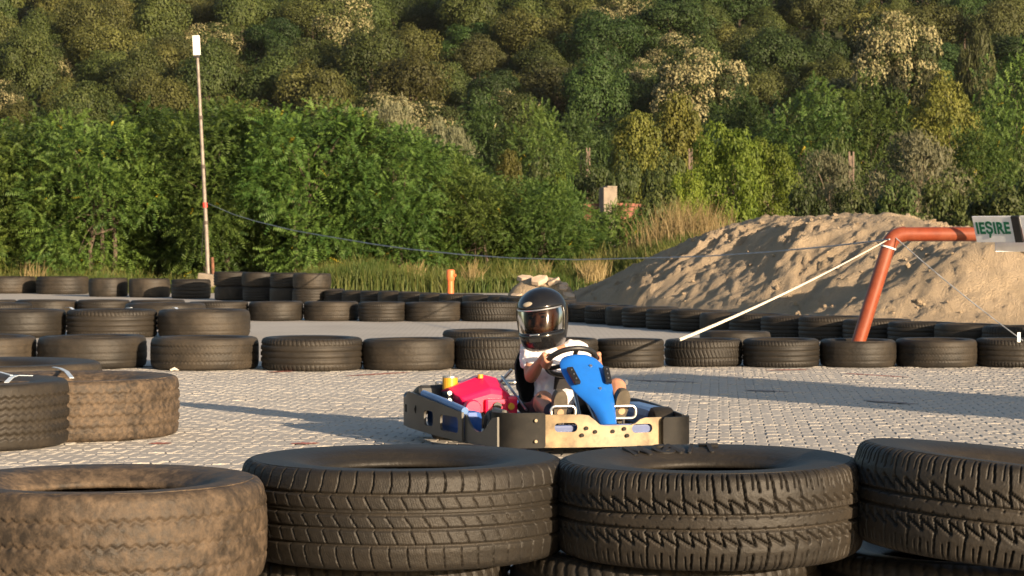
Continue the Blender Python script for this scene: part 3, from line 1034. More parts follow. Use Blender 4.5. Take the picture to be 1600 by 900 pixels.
# far crowns (shared between many trees of the wood)
for i, (mat, shp) in enumerate((('lf_dark', 'round'), ('lf_mid', 'round'), ('lf_olive', 'round'), ('lf_brown', 'round'), ('lf_mid', 'cone'), ('lf_olive', 'cone'), ('lf_dark', 'upright'))):
    tree_kind('f%d' % i, 100 + i, mat, 4.7, 8.2, .6, 40, 480, .125, big=True, shape=shp, tr=.18)
tree_kind('fc0', 120, 'lf_mid', 4.7, 8.2, .6, 40, 480, .125, big=True, flower=.45, tr=.18)
tree_kind('fc1', 121, 'lf_dark', 4.5, 8.0, .6, 40, 480, .125, big=True, flower=.65, tr=.18)
rf = random.Random(5)
names = {'f0': ('dark green round-crowned tree', 'dark round trees'), 'f1': ('mid green round-crowned tree', 'mid green round trees'), 'f2': ('olive green round-crowned tree', 'olive round trees'),
         'f3': ('brownish green round-crowned tree', 'brownish trees'), 'f4': ('mid green pointed tree', 'mid green pointed trees'), 'f5': ('olive green pointed tree', 'olive pointed trees'),
         'f6': ('dark green narrow upright tree', 'dark upright trees'), 'fc0': ('green tree half covered in cream blossom', 'half-blossoming trees'), 'fc1': ('dark tree topped with cream blossom', 'cream-blossoming trees')}
keysL = ['f2', 'f2', 'f1', 'f5', 'f3', 'f2', 'f1', 'f4', 'f0', 'fc0', 'f5']
keysR = ['f0', 'f1', 'f0', 'f6', 'f3', 'f1', 'f0', 'f4', 'fc0', 'fc1', 'f2']
nth = lambda i: ORD[i] if i < 20 else 'twenty-' + ORD[i - 20]
ntree = 0
row = 0
y = 209.0
tail = []
while y < 376:
    step = 6.9
    col = 0
    half = 0.2165 * y + 3
    x = -half + (step / 2 if row % 2 else 0) + rf.uniform(-2, 2)
    while x < half:
        px = 800 + x / y * FPX
        key = rf.choice(keysL if px + rf.uniform(-250, 250) < 620 else keysR)
        if y > 300 and rf.random() < .12: key = rf.choice(['fc0', 'fc0', 'fc1'])
        s = rf.uniform(.62, .98)
        yy = y + rf.uniform(-3, 3)
        z = float(terr(x, yy))
        hidden = px < 560 and y < 220
        sz = s * rf.uniform(.85, 1.38)
        rz = rf.uniform(0, 6.28)
        if hidden: pass
        elif ntree < 300:
            put_tree(key, (x, yy, z - .3), '%s, %s from the left in %s hillside row' % (names[key][0], nth(col), nth(row)), 'tree', 'trees of the hillside wood', (s, s, sz), rz)
            ntree += 1
            col += 1
        else: tail.append((x, yy, z - .3, s, sz, rz, key in ('f2', 'f5')))
        x += step * rf.uniform(.82, 1.2)
    y += 9.3
    row += 1
# the rows above the three hundred nearest trees, one mass up to the ridge
cs, tn = [], []
lo, _ = crown_mesh('ridge_crown', 140, 4.7, 8.2, .6, 40, 60, .33, big=True)
co = np.zeros(len(lo.vertices) * 3, np.float32); lo.vertices.foreach_get('co', co); co = co.reshape(-1, 3)
tv = np.zeros(len(lo.vertices), np.float32); lo.attributes['tint'].data.foreach_get('value', tv)
for (x, yy, z, s1, sz, rz, ol) in tail:
    c_, n_s = math.cos(rz), math.sin(rz)
    R3 = np.array([[c_, -n_s, 0], [n_s, c_, 0], [0, 0, 1]])
    cs.append((co * np.array([s1, s1, sz])) @ R3.T + np.array([x, yy, z])); tn.append(np.clip(tv + rf.uniform(-.35, .35), 0, 1))
if cs:
    me = quads_mesh('treeline', np.concatenate(cs)); attr_point(me, 'tint', np.concatenate(tn)); attr_point(me, 'flower', np.zeros(len(me.vertices)))
    tag(link('treeline', me, M['lf_mid']), 'wooded upper slope of the hill above the nearer trees', 'treeline', kind='stuff')
print('HILL', ntree, len(tail))

# undergrowth on the flat between verge and hill so that no bare earth shows
rngu = np.random.default_rng(77)


def spread(name, pts, n, spreadr, hmin, hmax, ls, mat, label, cat, tv=.6):
    """loose low greenery: one mass"""
    pts = np.array(pts)
    i = rngu.integers(0, len(pts), n)
    P = np.zeros((n, 3))
    P[:, :2] = pts[i, :2] + rngu.normal(0, 1, (n, 2)) * spreadr
    hh = rngu.uniform(0, 1, n) ** .8 * (hmin + (hmax - hmin) * np.clip(fbm(P[:, 0] * .5, P[:, 1] * .5, 3, 8) * .5 + .5, 0, 1))
    P[:, 2] = terr(P[:, 0], P[:, 1]) + hh
    Nn = unit(rngu.normal(size=(n, 3)) + np.array([.2, -.4, .6]))
    U = unit(np.cross(Nn, rngu.normal(size=(n, 3))) + np.array([0, 0, .4]))
    s = ls * rngu.uniform(.5, 1.3, n)
    me = quads_mesh(name, leaf_quads(P, U, Nn, s, s * .5))
    attr_point(me, 'tint', np.repeat(np.clip(fbm(P[:, 0] * .8, P[:, 1] * .8, 3, 4) * tv + .5 + rngu.normal(0, .15, n), 0, 1), 4))
    attr_point(me, 'flower', np.zeros(n * 4))
    return tag(link(name, me, M[mat]), label, cat, kind='stuff')


pts = []
for d in np.linspace(66, 200, 42):
    for px in np.linspace(620, 1680, 60): pts.append(((px - 800) / FPX * d, d))
spread('undergrowth', pts, 36000, .9, .4, 1.6, .15, 'lf_mid', 'low scrub of the flat ground between verge and hill', 'scrub')
pts = [(px * d, d) for d in np.linspace(205, 400, 90) for px in np.linspace(-.23, .23, 90)]
spread('hillside_undergrowth', pts, 36000, 1.5, .4, 1.4, .5, 'lf_dark', 'dark undergrowth between the trunks of the hillside wood', 'undergrowth')

# ---- locust thicket on the left
for i in range(4):
    tree_kind('L%d' % i, 200 + i, 'lf_locust', 1.55, 3.4, .05, 50, 125, 0, flen=.26, npair=7, fronds=True, stems=3, tr=.05, nl=6)
prof = [(-40, 205), (60, 200), (150, 190), (240, 182), (330, 178), (410, 180), (480, 172), (545, 190), (610, 215), (680, 238), (740, 275), (800, 290), (850, 292), (890, 320)]
rl = random.Random(8)
where = ['at the left edge', 'second from the left edge', 'third from the left edge', 'just left of the lamp post', 'behind the lamp post', 'just right of the lamp post', 'below the left wire end', 'tallest of the middle', 'below the silvery willow', 'above the wire sag', 'above the orange pipe stub', 'above the broken concrete', 'behind the helmet', 'last beside the sand heap']
for i, (px, ty) in enumerate(prof):
    d = 47.4 + (i % 2) * 1.4 + rl.uniform(-.4, .4)
    p = at(px, ty, d)
    g = float(terr(p.x, d))
    h = p.z - g
    s = h / 3.45
    sx = max(.62, min(1.05, s * 1.0))
    put_tree('L%d' % (i % 4), (p.x, d, g), 'feathery green locust bush, ' + where[i], 'bush', 'locust bushes behind the verge', (sx, sx, s), rl.uniform(0, 6.28), 'locust_bush')
# second line behind fills the gaps
for i in range(12):
    px = -60 + i * 72
    ty = np.interp(px, [p[0] for p in prof], [p[1] for p in prof]) + rl.uniform(-2, 14)
    d = 50.6 + rl.uniform(-.5, .8)
    p = at(px, ty, d); g = float(terr(p.x, d)); s = (p.z - g) / 3.45
    put_tree('L%d' % ((i + 2) % 4), (p.x, d, g), 'locust bush half hidden in the second line of the thicket, %s from the left' % ORD[i], 'bush', 'hidden second line of locust bushes', (1.05, 1.05, s), rl.uniform(0, 6.28), 'locust_bush')
# ---- single trees and bushes of the middle distance: (key args) built once each
tree_kind('willow', 301, 'lf_silver', 2.6, 4.4, .6, 60, 130, .13, aspect=.22, upright=.8, shape='round', bark='bark_pale', low=True)
tree_kind('bright', 302, 'lf_bright', 1.9, 3.0, .4, 70, 170, .06, aspect=.6, shape='round', low=True, bark='bark_pale', stems=2, tr=.05)
tree_kind('poplar', 303, 'lf_yellow', 3.2, 6.6, .8, 70, 240, .105, aspect=.7, shape='upright', upright=.4, low=True)
tree_kind('oliveC', 304, 'lf_yellow', 3.0, 6.0, .6, 64, 240, .10, aspect=.45, shape='cone', upright=.5, low=True)
tree_kind('silverB', 305, 'lf_silver', 2.0, 3.0, .2, 56, 120, .10, aspect=.25, upright=.9, low=True, bark='bark_pale', stems=3, tr=.05)
tree_kind('chest', 306, 'lf_mid', 5.0, 8.0, 1.4, 64, 380, .125, flower=.75, bark='bark_pale', tr=.2)
tree_kind('feather', 307, 'lf_brown', 2.6, 6.4, 1.0, 50, 110, .2, aspect=.2, upright=1.2, shape='upright', bark='bark_pale', tr=.14, nl=16)
for i in range(3): tree_kind('D%d' % i, 310 + i, 'lf_locust' if i else 'lf_dark', 3.4, 5.4, .5, 60, 60, 0, fronds=True, flen=.62, npair=5, tr=.1)
tree_kind('lowgreen', 320, 'lf_locust', 1.2, 1.5, .05, 44, 64, 0, fronds=True, flen=.28, stems=3, tr=.03)
tree_kind('lowmid', 321, 'lf_mid', 1.4, 1.8, .05, 44, 110, .07, low=True, stems=3, tr=.03)


def spot_tree(key, px0, px1, top, d, label, cat='tree', group=None, name='tree', rz=None, crown='crown'):
    cm, wm, R, Ht = HILL[key]
    pc = at((px0 + px1) / 2, top, d)
    g = float(terr(pc.x, d))
    sx = ((px1 - px0) / FPX * d / 2) / (R * .98)
    sz = (pc.z - g) / (Ht * .99)
    return put_tree(key, (pc.x, d, g), label, cat, group, (sx, sx, sz), rl.uniform(0, 6.28) if rz is None else rz, name, crown)


ST = spot_tree
ST('willow', 555, 668, 158, 112, 'large silvery willow above the left thicket', name='willow_tree')
ST('willow', 640, 745, 190, 108, 'smaller silvery willow sloping down beside the larger one', name='willow_tree')
ST('willow', 520, 580, 172, 116, 'narrow silvery willow left of the largest willow', name='willow_tree')
ST('poplar', 945, 1045, 175, 140, 'yellow-green upright tree, left one of the pair above the brick ruin')
ST('poplar', 1010, 1108, 147, 143, 'yellow-green upright tree, taller right one of the pair above the brick ruin')
ST('bright', 1078, 1200, 198, 74, 'bright green bushy tree behind the tall dry grass')
ST('bright', 1150, 1252, 222, 76, 'bright green bush leaning right beside the bright bushy tree', 'bush')
ST('bright', 1035, 1110, 268, 72, 'low bright green bush in front of the bright bushy tree', 'bush')
ST('oliveC', 1408, 1548, 120, 150, 'olive green cone-shaped tree above the concrete post')
ST('D1', 1175, 1330, 150, 165, 'dark green feathery tree above the concrete post, left of the group')
ST('D2', 1290, 1430, 140, 170, 'dark green feathery tree left of the cone-shaped tree')
ST('D0', 1105, 1220, 165, 172, 'dark green tree behind the bright bushy tree')
ST('D1', 1510, 1660, 95, 165, 'tall dark green feathery tree at the right edge')
ST('D2', 1480, 1590, 205, 100, 'dark green tree right of the silvery bush')
ST('D0', 690, 800, 172, 178, 'dark green tree above the small yellowish bush')
ST('D1', 780, 895, 178, 176, 'dark green feathery tree left of the far concrete post')
ST('D0', 860, 960, 195, 180, 'dark tree right behind the far concrete post')
ST('chest', 1015, 1175, 82, 222, 'broad cream-blossoming tree above the yellow-green pair')
ST('chest', 1325, 1475, 26, 226, 'tall cream-tipped dark tree near the upper right', rz=2.2)
ST('feather', 1488, 1565, 26, 215, 'feathery brown-green tree with visible pale trunk near the upper right corner')
ST('feather', 1420, 1492, 92, 205, 'smaller feathery brown-green tree left of the one with pale trunk')
ST('silverB', 1345, 1510, 218, 86, 'wide silvery bush right of the nearer concrete post', 'bush', name='bush')
ST('silverB', 1240, 1345, 245, 92, 'grey-green bush left of the nearer concrete post', 'bush', name='bush')
ST('lowmid', 1280, 1345, 222, 110, 'yellowish bush above the grey-green bush', 'bush', name='bush')
ST('poplar', 768, 822, 234, 105, 'small rounded yellowish bush above the thicket', 'bush', name='bush')
ST('lowmid', 815, 885, 262, 92, 'olive bush right of the small yellowish bush', 'bush', name='bush')
ST('lowgreen', 925, 1012, 332, 54, 'round dark green bush beside the sand heap', 'bush', name='bush')
ST('lowgreen', 855, 915, 300, 60, 'green bush left of the brick ruin', 'bush', name='bush')
ST('lowmid', 985, 1070, 300, 64, 'olive bush right of the brick ruin', 'bush', name='bush')
ST('bright', 840, 900, 272, 84, 'yellow-tipped bush above the brick ruin', 'bush', name='bush')
for i, (a, b2, t) in enumerate(((1225, 1300, 296), (1290, 1370, 300), (1360, 1450, 292), (1430, 1530, 288), (1500, 1640, 300))):
    ST('lowmid', a, b2, t, 62 + i % 2 * 3, 'low olive bush, %s from the left behind the sand heap crest' % ORD[i], 'bush', 'low bushes behind the sand heap', name='bush')
for i, (a, b2, t, d) in enumerate(((880, 960, 262, 120), (940, 1010, 258, 116), (1000, 1080, 250, 118), (1090, 1180, 262, 120), (1560, 1660, 230, 118), (1180, 1260, 250, 122))):
    ST('lowmid', a, b2, t, d, 'mid green bush of the far flat, %s from the left below the trees' % ORD[i], 'bush', 'far bushes below the trees', name='bush')


# ---- grass of the verge
def blades(name, n, pos, hfun, w, mat, lean=.35, label=None, cat=None):
    rng = np.random.default_rng(len(name) * 7 + n)
    XY = pos(rng, n)
    h = hfun(rng, XY)
    z = terr(XY[:, 0], XY[:, 1])
    B = np.stack([XY[:, 0], XY[:, 1], z - .02], -1)
    a = rng.uniform(0, 2 * math.pi, n)
    dirv = np.stack([np.cos(a), np.sin(a), np.zeros(n)], -1)
    ln = rng.uniform(.1, 1, n) * lean
    sd = np.stack([np.cos(rng.uniform(-.6, .6, n)), np.sin(rng.uniform(-.6, .6, n)), np.zeros(n)], -1) * (w * rng.uniform(.6, 1.4, n))[:, None]
    m1 = B + dirv * (ln * h * .3)[:, None] + np.array([0, 0, 1.0]) * (h * .6)[:, None]
    tp = B + dirv * (ln * h)[:, None] + np.array([0, 0, 1.0]) * h[:, None]
    Q = np.stack([B - sd, B + sd, m1 + sd * .7, m1 - sd * .7], 1)
    T = np.stack([m1 - sd * .7, m1 + sd * .7, tp + sd * .1, tp - sd * .1], 1)
    me = quads_mesh(name, np.concatenate([Q, T]).reshape(-1, 3))
    t = np.clip(fbm(XY[:, 0] * 1.1, XY[:, 1] * 1.1, 3, 3) * .8 + .5 + rng.normal(0, .2, n), 0, 1)
    attr_point(me, 'tint', np.tile(np.repeat(t, 4), 2))
    attr_point(me, 'flower', np.zeros(len(me.vertices)))
    return tag(link(name, me, mat), label, cat, kind='stuff')


M['grass'] = leaf_mat('grass_blade', (0.04, 0.075, 0.012), (0.15, 0.15, 0.04), None, .3)
M['hay'] = leaf_mat('dry_grass_blade', (0.26, 0.185, 0.085), (0.40, 0.29, 0.14), None, .25)
blades('verge_grass', 36000, lambda r, n: np.stack([r.uniform(-12.5, 3.6, n), 44.15 + r.gamma(1.5, .75, n)], -1),
       lambda r, XY: np.clip(.20 + .42 * fbm(XY[:, 0] * .6, XY[:, 1] * .6, 3, 12) + .26 * sstep(-5, -2.5, XY[:, 0]), .06, .85) * r.uniform(.5, 1.25, len(XY)), .011, M['grass'], .5, 'green and yellowing grass along the verge behind the barrier', 'grass')


def tufts(cs, sp):
    cs = np.array(cs)
    def f(r, n):
        i = r.integers(0, len(cs), n)
        return cs[i] + r.normal(0, 1, (n, 2)) * sp
    return f


tw = []
for px in (1005, 1022, 1040, 1055, 1070, 1085, 1092, 1105, 1120, 1135): tw.append(((px - 800) / FPX * 47, 46.5))
blades('tall_dry_grass', 1200, tufts(tw, (.12, .5)), lambda r, XY: r.uniform(.25, 1.1, len(XY)) ** 1.3, .009, M['hay'], .45, 'tall straw-coloured dry grass beside the sand heap crest', 'dry grass')
tw = [((px - 800) / FPX * d, d) for px, d in ((925, 44.8), (930, 45), (936, 45.2), (912, 46), (950, 47), (968, 47.5), (985, 47), (560, 46), (735, 45.5), (55, 45.5), (848, 46), (650, 46), (1000, 47), (1012, 47.5))]
blades('dry_verge_grass', 1500, tufts(tw, (.10, .25)), lambda r, XY: r.uniform(.2, .62, len(XY)), .009, M['hay'], .5, 'dry straw tufts scattered along the green verge', 'dry grass')

tw = [((px - 800) / FPX * d, d) for px in range(985, 1160, 9) for d in (45.4, 46.2)]
blades('bank_grass', 2600, tufts(tw, (.12, .4)), lambda r, XY: r.uniform(.15, .6, len(XY)), .009, M['grass'], .5, 'green grass among the tall dry stems beside the sand heap', 'grass')
# ------------------------------------------------------------------ furniture of the place
M['galv'] = simple('galvanised_steel', (0.22, 0.19, 0.165), 0.6, .2, var=.3, scale=6)
M['lampwhite'] = simple('lamp_white', (0.80, 0.78, 0.72), 0.4, var=.05)
M['concrete'] = simple('concrete', (0.23, 0.19, 0.15), 0.9, var=.25, scale=5, bmp=.3, dirt=(0.16, .12, .09), dirt_amt=.5)
M['red'] = simple('red_tape', (0.55, 0.05, 0.04), 0.5)
M['rust'] = simple('rust', (0.16, 0.07, 0.04), 0.85, var=.4)
M['orangepvc'] = simple('orange_pvc', (0.72, 0.16, 0.045), 0.45, var=.1, dirt=(0.35, .2, .12), dirt_amt=.4)
M['brownpvc'] = simple('red_brown_pvc', (0.225, 0.043, 0.015), 0.42, var=.14, dirt=(0.20, .09, .05), dirt_amt=.5, dscale=3)
M['black'] = simple('black_plastic', (0.014, 0.014, 0.015), 0.45, var=.3)
M['white'] = simple('white_paint', (0.82, 0.82, 0.83), 0.5, var=.06)
M['green'] = simple('sign_green', (0.0, 0.12, 0.06), 0.5, var=.1)
M['rope'] = simple('white_rope', (0.62, 0.56, 0.47), 0.85, var=.2, scale=90)
M['postc'] = simple('weathered_post', (0.15, 0.11, 0.085), 0.9, var=.3, scale=5, bmp=.3)
M['collar'] = simple('dark_collar', (0.07, 0.055, 0.045), 0.7)
M['wire'] = simple('grey_wire', (0.33, 0.35, 0.38), 0.6, .2)
M['brick'] = simple('old_brick', (0.24, 0.10, 0.07), 0.9, var=.45, scale=9, bmp=.3)
# lamp post
LD = 45.5
b0 = at(327, 440, LD); b0.z = float(terr(b0.x, LD))
top = at(308.5, 88, LD)
lp = empty('lamp_post', b0)
loc = lambda v: Vector(v) - b0
js = [loc(b0) + Vector((0, 0, -.2))] + [loc(b0.lerp(top, t)) for t in (.25, .5, .75, 1)]
MB().tube(js, [.042, .040, .036, .032, .028], 12).build('pole', M['galv'], lp, smooth=True)
for t in (.28, .52, .73):
    c = loc(b0.lerp(top, t)); MB().tube([c, c + (top - b0).normalized() * .07], .046, 12).build('joint_collar', M['collar'], lp)
c = loc(b0.lerp(top, .352)); MB().tube([c, c + (top - b0).normalized() * .10], .048, 12).build('tape_band', M['red'], lp)
hd = at(307, 71, LD) - b0
lh = MB().box(hd, (.135, .09, .38), Matrix.Rotation(-.05, 3, 'Y')).build('lamp_head', M['lampwhite'], lp, bevel=.012)
MB().box(hd + Vector((0.004, 0, -.215)), (.11, .08, .05)).build('head_bracket', M['black'], lp, bevel=.006)
MB().tube([loc(at(318, 345, LD - .1)), loc(at(315, 400, LD - .1))], .008, 6).build('hanging_cable', M['black'], lp)
MB().tube([loc(at(328, 402, LD)) + Vector((.05, -.05, 0)), loc(at(330, 436, LD)) + Vector((.05, -.05, 0))], .03, 8).build('ground_stake', M['rust'], lp)
tag(lp, 'tall thin leaning lamp post with white box lamp and red tape band', 'lamp post')
mb = MB().box((0, 0, .12), (.62, .34, .36), Matrix.Rotation(.12, 3, 'Y'))
fo = mb.build('concrete_footing', M['concrete'], None, bevel=.03)
fo.location = (b0.x + .12, LD - .22, float(terr(b0.x, LD)))
tag(fo, 'pale concrete footing block at the base of the lamp post', 'footing')


# wires and ropes
def line_obj(name, pts, r, mat, label, cat, n=6, sag=None):
    o = MB().tube(pts, r, n).build(name, mat, smooth=True)
    return tag(o, label, cat)


wp = [(325, 318, 45.3), (365, 335, 43.5), (400, 346, 42), (460, 360, 40), (520, 371, 38), (580, 381, 36), (640, 389, 34), (720, 398, 31.5), (800, 403, 29), (900, 405.5, 26.5), (1000, 404, 24.2), (1100, 400, 22.2), (1200, 394, 20.5), (1300, 385, 19), (1390, 374, 17.6)]
pts = [at(*p) for p in wp]
for i, p in enumerate(pts[1:-1]): p.z += .004 * math.sin(i * 2.3)
line_obj('sagging_wire', pts, [.008] * 8 + [.006] * 7, M['wire'], 'thin grey wire sagging from the lamp post to the pipe gate', 'wire')
GD = 17.93
# pipe gate
el = at(1394, 366, GD)
foot = at(1341, 535, GD)
dr = (foot - el).normalized()
foot = el + dr * ((el.z - .012) / -dr.z)
gate = empty('pipe_gate', Vector((foot.x, foot.y, 0)))
g0 = Vector((foot.x, foot.y, 0))
R_ = .054
arc = []
hx = Vector((1, 0, 0))
p_in = el + dr * .10; p_out = el + hx * .10
for i in range(9):
    t = i / 8
    arc.append((p_in * (1 - t) ** 2 + el * 2 * t * (1 - t) + p_out * t * t) - g0)
MB().tube([foot - g0, p_in - g0], R_, 24).build('leaning_post', M['brownpvc'], gate, smooth=True)
MB().tube(arc, R_ * 1.10, 24).build('elbow', M['brownpvc'], gate, smooth=True)
MB().tube([p_in - g0 - dr * .002, p_in - g0 + dr * .010], R_ * 1.15, 24).build('white_collar', M['white'], gate, smooth=True)
far = at(2050, 366, GD)
MB().tube([p_out - g0, far - g0], R_, 24).build('crossbar', M['brownpvc'], gate, smooth=True)
f2 = at(2050, 366, GD); f2.z = .012
MB().tube([far - g0, f2 + Vector((.25, 0, 0)) - g0], R_, 24).build('far_post', M['brownpvc'], gate, smooth=True)
tag(gate, 'red-brown plastic pipe gate leaning out of a tyre with a horizontal crossbar', 'gate')
# sign hung on the crossbar: boards leaning back and turned
sc_ = at(1553, 358, GD - .30)
sg = empty('exit_sign', sc_)
bw, bh = .335, .205
Rm = Matrix.Rotation(math.radians(-44), 3, 'Z') @ Matrix.Rotation(math.radians(20), 3, 'X')
mk = lambda c, s: MB().box(Rm @ Vector(c), s, Rm)
mk((0, 0, 0), (bw, .012, bh)).build('board', M['white'], sg, bevel=.002)
mk((bw / 2 + .034, -.002, 0), (.065, .018, bh), ).build('black_strip', M['black'], sg, bevel=.002)
mk((bw / 2 + .07 + .19, 0, 0), (.37, .012, bh)).build('board', M['white'], sg, bevel=.002)
cu = bpy.data.curves.new('sign_text', 'FONT')
cu.body = 'IE\u0218IRE'; cu.size = .112; cu.extrude = .0015; cu.align_x = 'CENTER'; cu.align_y = 'CENTER'; cu.offset = .0036; cu.space_character = 1.06
t_ = bpy.data.objects.new('t', cu); COL.objects.link(t_); bpy.context.view_layer.update()
me = bpy.data.meshes.new_from_object(t_); bpy.data.objects.remove(t_)
me.materials.clear()
me.transform(Matrix.Rotation(math.radians(90), 4, 'X'))
vx = [v.co.x for v in me.vertices]; vz = [v.co.z for v in me.vertices]
k = .290 / (max(vx) - min(vx)); cx = (max(vx) + min(vx)) / 2; cz = (max(vz) + min(vz)) / 2
for v in me.vertices: v.co = Vector(((v.co.x - cx) * k, v.co.y, (v.co.z - cz) * 1.12))
me.transform(Matrix.Translation((0, -.0085, 0.0)))
me.transform(Rm.to_4x4())
link('lettering', me, M['green'], sg)
tag(sg, 'white exit sign reading IEȘIRE in green letters on the pipe gate', 'sign')
wb = empty('white_board', at(1585, 366, GD + .28))
Rw = Matrix.Rotation(math.radians(8), 3, 'Z') @ Matrix.Rotation(math.radians(5), 3, 'X')
MB().box((.0, 0, .0), (.30, .012, .27), Rw).build('panel', M['white'], wb, bevel=.003)
MB().box(Rw @ Vector((0, .012, .10)), (.28, .02, .025), Rw).build('batten', M['galv'], wb)
tag(wb, 'plain white board showing above and below the exit sign', 'board')
# ropes
a, b2 = at(1388, 374, GD - .06), at(1062, 531, 17.0)
pts = [a.lerp(b2, t) - Vector((0, 0, .03 * 4 * t * (1 - t))) for t in np.linspace(0, 1, 12)]
line_obj('guy_rope', pts, [.004, .005, .005, .006, .007, .008, .008, .009, .010, .011, .012, .012], M['rope'], 'thick white rope from the pipe elbow down to the tyre row', 'rope')
a, b2 = at(1400, 372, GD - .06), at(1598, 532, 16.9)
pts = [a.lerp(b2, t) - Vector((0, 0, .02 * 4 * t * (1 - t))) for t in np.linspace(0, 1, 10)]
line_obj('guy_rope', pts, .004, M['wire'], 'thin pale rope from the pipe elbow down towards the right edge', 'rope')
tb = MB().box(at(1592, 527, 16.88), (.022, .006, .07)).build('rope_tab', M['white'], bevel=.002)
tag(tb, 'small white tab hanging at the lower end of the thin rope', 'tab')
# orange pipe stub
od = 37.6
b0 = at(704, 0, od); b0.z = float(terr(b0.x, od)) + .03
st = empty('pipe_stub', b0)
hT = at(704, 421, od).z - b0.z
MB().tube([(0, 0, -.05), (0, 0, hT * .66)], .052, 20).build('pipe', M['orangepvc'], st, smooth=True)
MB().lathe([(0, hT), (.045, hT), (.066, hT * .965), (.070, hT * .80), (.066, hT * .70), (.052, hT * .64)], 20).build('socket_cap', M['orangepvc'], st, smooth=True)
MB().tube([(.03, -.03, hT * .82), (.085, -.05, hT * .82)], .022, 10).build('side_plug', M['orangepvc'], st, smooth=True)
tag(st, 'short upright orange plastic pipe with a wider cap behind the barrier', 'pipe')
# broken concrete heap: every slab its own thing
M['rubble'] = simple('broken_paving', (0.52, 0.40, 0.29), 0.9, var=.2, scale=10, bmp=.3)
rr = random.Random(4)
RD = 36.2
slabs = [(812, 462, .34, .1), (830, 446, .36, .08), (822, 436, .30, .07), (842, 438, .32, .07), (858, 450, .38, .08), (850, 460, .30, .1), (866, 440, .25, .07), (876, 452, .22, .09), (888, 464, .25, .1), (838, 466, .34, .1), (866, 466, .3, .1), (806, 468, .22, .08), (882, 446, .15, .07), (895, 470, .16, .07), (832, 456, .3, .08)]
hz = {}
side_w = ['topmost', 'flat', 'tilted', 'long', 'broad', 'squarish', 'small', 'steep', 'outer right', 'bottom', 'low', 'outer left', 'tiny', 'rightmost tiny', 'inner']
for i, (px, py, w, h) in enumerate(slabs):
    p = at(px, py, RD + rr.uniform(-.15, .25))
    V = []
    n = 6
    out = [(w / 2 * rr.uniform(.75, 1.1) * math.cos(2 * math.pi * k / n + .3), w / 3.0 * rr.uniform(.75, 1.15) * math.sin(2 * math.pi * k / n + .3)) for k in range(n)]
    V = [(x, y, -h / 2) for x, y in out] + [(x * .95, y * .95, h / 2) for x, y in out]
    F = [tuple(reversed(range(n))), tuple(range(n, 2 * n))] + [(k, (k + 1) % n, (k + 1) % n + n, k + n) for k in range(n)]
    o = MB().add(V, F).build('concrete_slab', M['rubble'], None, bevel=.008)
    o.location = p
    o.rotation_euler = (rr.uniform(.1, .7), rr.uniform(-.5, .3), rr.uniform(-.5, .5))
    tag(o, '%s broken concrete piece in the heap behind the helmet' % side_w[i], 'concrete piece', 'broken concrete heap')
# mound of earth under the rubble
mb = MB(); mb.ball((0, 0, 0), (.55, .4, .42), 20, 10)
o = mb.build('rubble_earth', M['sand'], smooth=True); pp = at(846, 480, RD + .15); o.location = (pp.x, pp.y, .0)
tag(o, 'low earth mound carrying the broken concrete heap', 'earth mound')
# concrete posts of the far fence
def post(px, top, d, w, label):
    p = at(px, top, d); g = float(terr(p.x, d)); h = p.z - g
    e = empty('concrete_post', (p.x, d, g))
    MB().box((-w * .36, 0, h / 2 - .2), (w * .28, w * .8, h + .4)).build('rail', M['postc'], e)
    MB().box((w * .36, 0, h / 2 - .2), (w * .28, w * .8, h + .4)).build('rail', M['postc'], e)
    for t in np.arange(.02, 1.0, .14):
        MB().box((0, 0.004, h * t + h * .035), (w * .46, w * .6, h * (.085 if t < .8 else .12))).build('web', M['postc'], e)
    tag(e, label, 'post', 'concrete posts on the flat')


post(1330, 237, 95, .23, 'tall slotted concrete post behind the sand heap crest')
post(919, 231, 128, .22, 'far slotted concrete post above the brick ruin')
post(1079, 232, 118, .20, 'concrete post tip showing left of the bright bushy tree')
# brick ruin
bd = 70.0
p0 = at(886, 319, bd); p1 = at(1002, 319, bd); gz = float(terr(p0.x, bd))
rw = empty('ruined_brick_wall', (p0.x, bd, gz))
h = p0.z - gz; L = p1.x - p0.x
rb = random.Random(6)
MB().box((L / 2, 0, h / 2 - .2), (L, .24, h + .2)).build('wall', M['brick'], rw)
x = 0
while x < L - .1:
    w = rb.uniform(.22, .30)
    MB().box((x + w / 2, rb.uniform(-.02, .02), h - .10 + .045 + rb.uniform(0, .05)), (w * .95, .25, .09), Matrix.Rotation(rb.uniform(-.04, .04), 3, 'Y')).build('brick', M['brick'], rw)
    x += w
tag(rw, 'low ruined wall of red bricks behind the round bush', 'wall')
pc = at(950, 293, bd - .35); gz = float(terr(pc.x, bd - .35))
hc = pc.z - gz
cp = empty('concrete_pillar', (pc.x, bd - .35, gz))
MB().box((0, 0, hc / 2), (.46, .30, hc), Matrix.Rotation(math.radians(28), 3, 'Z')).build('shaft', M['concrete'], cp, bevel=.03)
MB().box((.06, 0, hc + .015), (.34, .28, .06), Matrix.Rotation(math.radians(28), 3, 'Z')).build('broken_cap', M['concrete'], cp, bevel=.02)
tag(cp, 'square pale concrete pillar stump in front of the red brick wall', 'pillar')
ps = at(902, 373, 55); o = MB().box((0, 0, 0), (.5, .4, .14), Matrix.Rotation(.1, 3, 'Y')).build('fallen_slab', M['concrete'], bevel=.02); o.location = ps
tag(o, 'small flat concrete slab lying in the weeds left of the round bush', 'slab')
# dry twig on the paving
tl = MB().tube([(0, 0, .012), (.03, .01, .022), (.06, .0, .012)], [.006, .012, .004], 6).build('dead_leaf', M['rope']); tl.location = at(266, 580, gdist(581)); tl.location.z = 0
tag(tl, 'small pale dead leaf on the paving in front of the tyre row', 'leaf')
